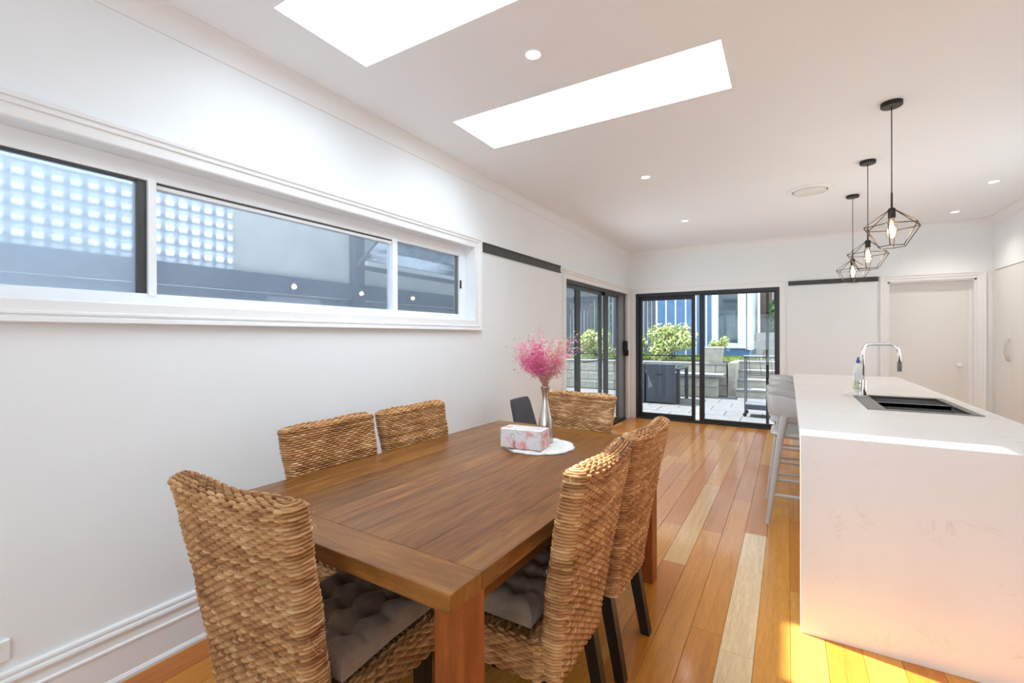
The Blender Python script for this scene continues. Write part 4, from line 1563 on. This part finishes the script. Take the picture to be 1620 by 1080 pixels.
def foliage(name, label, cat, loc, rad, n, leaf, cols_, trunk=0.0, seed=1, group=None, shells=9):
    t = thing(name, label, cat, loc, 0, group)
    rr = random.Random(seed)
    V, Fc, Cc = [], [], []
    puffs = [(Vector((rr.uniform(-.6, .6) * rad[0], rr.uniform(-.6, .6) * rad[1], rr.uniform(.12, .75) * rad[2] * 2)), rr.uniform(.35, .6)) for _ in range(shells)]
    for i in range(n):
        c, k = rr.choice(puffs)
        d = Vector((rr.gauss(0, 1), rr.gauss(0, 1), rr.gauss(0, 1))).normalized()
        r = k * (rr.random() ** .35)
        p = c + Vector((d.x * rad[0] * r, d.y * rad[1] * r, d.z * rad[2] * r))
        p.z = max(p.z, .02)
        p.z += trunk
        nrm = (d + Vector((rr.gauss(0, .6), rr.gauss(0, .6), rr.gauss(.3, .6)))).normalized()
        a = nrm.orthogonal().normalized()
        q = rr.uniform(0, 6.3)
        b = nrm.cross(a)
        u = a * math.cos(q) + b * math.sin(q)
        w = nrm.cross(u)
        L = leaf * rr.uniform(.6, 1.4)
        o_ = len(V)
        V.extend([p - u * L, p + w * L * .45, p + u * L, p - w * L * .45])
        Fc.append((o_, o_ + 1, o_ + 2, o_ + 3))
        cc = rr.choice(cols_)
        g = rr.uniform(.75, 1.2)
        Cc.extend([(cc[0] * g, cc[1] * g, cc[2] * g, 1)] * 4)
    me = bpy.data.meshes.new('foliage')
    me.from_pydata([tuple(p) for p in V], [], Fc)
    ca_ = me.color_attributes.new('tint', 'FLOAT_COLOR', 'POINT')
    ca_.data.foreach_set('color', np.array(Cc, dtype=np.float32).ravel())
    f_ = link('foliage', me, 'leaf', t)
    f_['kind'] = 'stuff'
    sm = MB()
    for c, k in puffs:
        sm.tube([(rr.uniform(-.03, .03), rr.uniform(-.03, .03), 0), (c.x * .4, c.y * .4, trunk + c.z * .5), (c.x, c.y, c.z + trunk)], [.03 if trunk else .012, .02 if trunk else .008, .004], 6)
    sm.build('branches', 'bark', t, fix=False)
    return t
LIME = [(.42, .52, .14), (.50, .56, .22), (.36, .46, .10), (.55, .50, .28)]
GREEN = [(.10, .22, .06), (.14, .28, .08), (.07, .16, .05)]
MIDG = [(.18, .36, .09), (.24, .44, .12), (.14, .28, .07)]
foliage('garden_bush', 'bright lime green bush on the retaining wall seen through the patio door', 'bush', (-2.62, 12.55, .74), (.62, .40, .52), 4200, .045, LIME, seed=4, shells=14)
foliage('garden_bush', 'smaller lime green bush left of the bright one, low on the wall', 'bush', (-3.66, 12.5, .74), (.42, .35, .36), 2200, .045, LIME, seed=5)
foliage('garden_bush', 'bushy green shrub seen through the side glass door', 'bush', (-4.75, 12.6, .74), (.50, .40, .50), 2400, .05, LIME, seed=6)
foliage('garden_plant', 'small yellow green plant under the cabin window', 'plant', (-1.70, 14.2, .76), (.30, .25, .36), 1200, .04, LIME, seed=7)
# stone pot on the wall
pt = thing('stone_planter', 'square pale stone planter on the retaining wall', 'planter', (-1.56, 12.12, .735))
MB().hexa([(-.19, -.15, 0), (.19, -.15, 0), (.19, .15, 0), (-.19, .15, 0), (-.215, -.17, .34), (.215, -.17, .34), (.215, .17, .34), (-.215, .17, .34)]).build('pot', 'sandstone', pt)
MB().box(-.225, .225, -.18, .18, .33, .38, .01).build('lip', 'sandstone', pt)
# blue cabin
cb = thing('garden_cabin', 'blue boarded cabin with white battens and a corner window', 'cabin', (-2.2, 15.0, .75))
ox = 2.2
MB().box(-3.62 + ox, -1.98 + ox, 0, .12, .0, 3.4).build('wall', 'bluewall', cb)
MB().box(-1.98 + ox, -.92 + ox, .03, .15, .0, .27).build('wall', 'bluewall', cb)
for x in (-3.60, -3.314, -3.025, -2.723, -2.43, -2.13):
    MB().box(x - .022 + ox, x + .022 + ox, -.035, 0, 0, 3.4, .003).build('batten', 'whiteext', cb)
wn = MB()
for a, b, c, d in ((-1.98, -1.80, .27, 3.4), (-1.27, -1.07, .27, 3.4), (-1.80, -1.27, .27, .42), (-1.80, -1.27, 2.6, 3.4)):
    wn.box(a + ox, b + ox, -.03, .12, c, d, .004)
wf = wn.build('window_frame', 'whiteext', cb)
MB().box(-1.80 + ox, -1.27 + ox, .04, .046, .42, 2.6).build('pane', 'glass', wf)
MB().box(-1.07 + ox, -.90 + ox, -.02, .12, .22, 3.4, .004).build('corner_post', 'whiteext', cb)
MB().box(-1.05 + ox, -1.02 + ox, -.028, -.0, .22, 3.4).build('downpipe', 'grey_alu', cb)
MB().box(-1.07 + ox, -.90 + ox, .12, 3.0, .22, 3.4).build('side_wall', 'whiteext', cb)
MB().box(-3.62 + ox, -.9 + ox, 2.9, 3.0, 0, 3.4).build('rear_wall', 'dark_inside', cb)
MB().box(-3.62 + ox, -.9 + ox, .1, 3.0, -.02, .02).build('cabin_floor', 'dark_inside', cb)
MB().box(-3.9 + ox, -.6 + ox, -.35, 3.3, 3.4, 3.5).build('roof', 'grey_alu', cb)
MB().box(-1.76 + ox, -1.45 + ox, 1.2, 1.5, .9, 1.45, .01).build('shelf_unit', 'dark_inside', cb)
# fences
def paling_fence(label, x0, x1, y, z0, z1, mat, pw=.14):
    t = thing('paling_fence', label, 'fence', ((x0 + x1) / 2, y, z0))
    h = z1 - z0
    me_ = mesh_of(MB().box(.005, pw - .005, 0, .022, 0, h, .003), 'paling', mat)
    x = x0
    cx = (x0 + x1) / 2
    while x < x1 - .01:
        link('paling', me_, None, t, False, (x - cx, rb.uniform(-.006, .006), rb.uniform(-.02, .0)))
        x += pw
    for zz in (.3, h - .35):
        MB().box(x0 - cx, x1 - cx, .022, .07, zz, zz + .09).build('rail', mat, t)
    return t
paling_fence('tall charcoal paling fence left of the blue cabin', -9.0, -3.62, 15.1, .70, 3.6, 'darkfence', .13)
paling_fence('brown timber fence far behind the steps at the right', -.85, 4.5, 18.2, 1.0, 5.2, 'brownwall', .20)
r2 = thing('retaining_wall', 'upper pale retaining wall beyond the lawn at the right', 'wall', (1.6, 16.0, .7))
for j in range(3):
    for i in range(9):
        link('block', block(.5, .245), None, r2, False, (-2.45 + i * .5 - (.25 if j % 2 else 0), 0, .05 + j * .245))
foliage('garden_tree', 'dark green shrub hanging over the upper retaining wall', 'tree', (.05, 16.9, 1.4), (.75, .6, .8), 3800, .07, GREEN, seed=11)
foliage('garden_tree', 'brighter green leafy tree at the right edge of the patio door', 'tree', (1.45, 17.2, 1.3), (.55, .5, 1.2), 3000, .07, MIDG, seed=12)
foliage('garden_tree', 'leafy tree showing above the fence through the side glass door', 'tree', (-7.6, 16.6, .7), (1.3, .9, 1.3), 4000, .09, MIDG, trunk=1.6, seed=13)

# patio furniture
ot_ = thing('patio_table', 'dark wicker patio table with square legs and glass top', 'table', (-2.50, 10.62, GZ))
for sx in (-1, 1):
    for sy in (-1, 1):
        MB().box(sx * .50 - .035, sx * .50 + .035, sy * .46 - .035, sy * .46 + .035, 0, .70, .004).build('leg', 'dark_wicker', ot_)
MB().box(-.54, .54, -.50, .50, .70, .745, .004).build('rim', 'dark_wicker', ot_)
MB().box(-.53, .53, -.49, .49, .746, .754).build('glass_top', 'glass', ot_)
def wicker_chair(label, loc):
    t = thing('wicker_armchair', label, 'chair', loc, 0, 'dark wicker patio chairs')
    def woven(x0, x1, y0, y1, z0, z1, nm):
        mb = MB()
        nrow_ = max(2, int((z1 - z0) / .035))
        for i in range(nrow_):
            a = z0 + (z1 - z0) * i / nrow_
            mb.box(x0, x1, y0, y1, a + .001, a + (z1 - z0) / nrow_ - .003, .004)
        mb.box(x0 + .006, x1 - .006, y0 + .006, y1 - .006, z0, z1)
        mb.build(nm, 'dark_wicker', t)
    woven(-.30, .30, -.30, -.20, .02, .84, 'backrest')
    woven(-.30, -.22, -.20, .26, .02, .62, 'arm_panel')
    woven(.22, .30, -.20, .26, .02, .62, 'arm_panel')
    woven(-.22, .22, -.20, .25, .02, .32, 'seat_base')
    MB().box(-.21, .21, -.19, .25, .33, .43, .02).build('seat_pad', 'mat', t)
    MB().box(-.07, .05, -.306, -.299, .60, .635, .001).build('handle_slot', 'black_metal', t)
wicker_chair('dark wicker patio chair, the right one, back to the glass door', (-2.33, 10.27, GZ))
wicker_chair('dark wicker patio chair, the left one, partly behind the door frame', (-2.96, 10.27, GZ))
# trolley
tr_ = thing('patio_trolley', 'dark metal serving trolley on wheels on the patio', 'trolley', (-.38, 9.30, GZ))
MB().box(-.31, .34, -.22, .22, 1.045, 1.075, .004).build('top_tray', 'darkfence', tr_)
for sx in (-.28, .29):
    for sy in (-.19, .19):
        MB().tube([(sx, sy, .05), (sx, sy, 1.05)], .011, 8).build('leg', 'darkfence', tr_, smooth='auto')
        w = MB().lathe([(.028, -.012), (.034, -.008), (.034, .008), (.028, .012)], 16)
        w.v = [(p[0] + sx, p[2] + sy, p[1] + .034) for p in w.v]
        w.build('wheel', 'black_metal', tr_, smooth='auto')
MB().box(-.28, .29, -.20, .20, .13, .22, .004).build('bottom_tray', 'darkfence', tr_)
rl_ = MB()
for sy in (-.19, .19):
    rl_.tube([(-.28, sy, .74), (.29, sy, .74)], .006, 6)
for sx in (-.22, -.05, .12, .26):
    rl_.tube([(sx, -.19, 1.05), (sx + .03, -.19, .74)], .005, 6)
rl_.build('side_rails', 'darkfence', tr_)

# ------------------------------------------------------------------ side yard seen through the strip window
fn = thing('side_fence', 'slate blue side fence with lattice top outside the strip window', 'fence', (-3.78, 1.6, GZ))
me_p = mesh_of(MB().box(0, .02, -.002, .152, 0, 1.80, .003), 'side_paling', 'bluefence')
for i in range(46):
    link('paling', me_p, None, fn, False, (rb.uniform(-.004, .004), -2.4 + i * .15, 0))
MB().box(.02, .075, -2.4, 4.4, 1.80, 1.955, .006).build('top_rail', 'bluefence', fn)
MB().box(.015, .06, -2.4, 4.4, 1.47, 1.56, .004).build('mid_rail', 'bluefence', fn)
MB().box(.0, .10, 1.50, 1.62, 0, 2.52, .004).build('post', 'bluefence', fn)
MB().box(.0, .10, -1.2, -1.1, 0, 2.52, .004).build('post', 'bluefence', fn)
la = MB().box(.0, .012, -.0155, .0155, 0, .53)
me_s = mesh_of(la, 'lattice_slat', 'lattice')
for i in range(30):
    link('slat', me_s, None, fn, False, (.012, -2.1 + i * .083, 1.95))
lh = mesh_of(MB().box(.0, .012, -2.1, .36, -.016, .016), 'lattice_cross_slat', 'lattice')
for j in range(6):
    link('slat', lh, None, fn, False, (.026, 0, 2.005 + j * .088))
MB().box(.046, .050, -2.1, .36, 1.955, 2.48).build('screen_sheet', 'frosted', fn)
MB().box(-.005, .012, .36, 4.4, 1.95, 2.48).build('infill_sheet', 'sheet', fn)
# curved canopy fixed to the outside wall
cn = thing('door_canopy', 'curved smoked canopy with a white bar outside the strip window', 'canopy', (XL - .15, 3.9, 0))
def arc(q):
    return (-.05 - 1.18 * q, 2.60 - .52 * q ** 1.9)
sh_ = MB()
for i in range(17):
    a, z = arc(i / 16)
    sh_.v.extend([(a, -.78, z), (a, .9, z), (a, -.78, z - .006), (a, .9, z - .006)])
for i in range(16):
    o_ = i * 4
    sh_.f += [(o_, o_ + 1, o_ + 5, o_ + 4), (o_ + 2, o_ + 6, o_ + 7, o_ + 3), (o_, o_ + 4, o_ + 6, o_ + 2), (o_ + 1, o_ + 3, o_ + 7, o_ + 5)]
sh_.build('sheet', 'polycarb', cn, smooth=True)
for yy in (-.78, .9):
    MB().tube([(arc(i / 16)[0], yy, arc(i / 16)[1] - .01) for i in range(17)], .016, 8).build('rib', 'darkfence', cn, smooth=True)
MB().tube([(arc(1)[0], -.78, arc(1)[1] - .01), (arc(1)[0], .9, arc(1)[1] - .01)], .014, 8).build('front_bar', 'darkfence', cn)
MB().box(-1.12, -1.08, -.76, .88, 2.085, 2.125, .003).build('cross_bar', 'whiteext', cn)
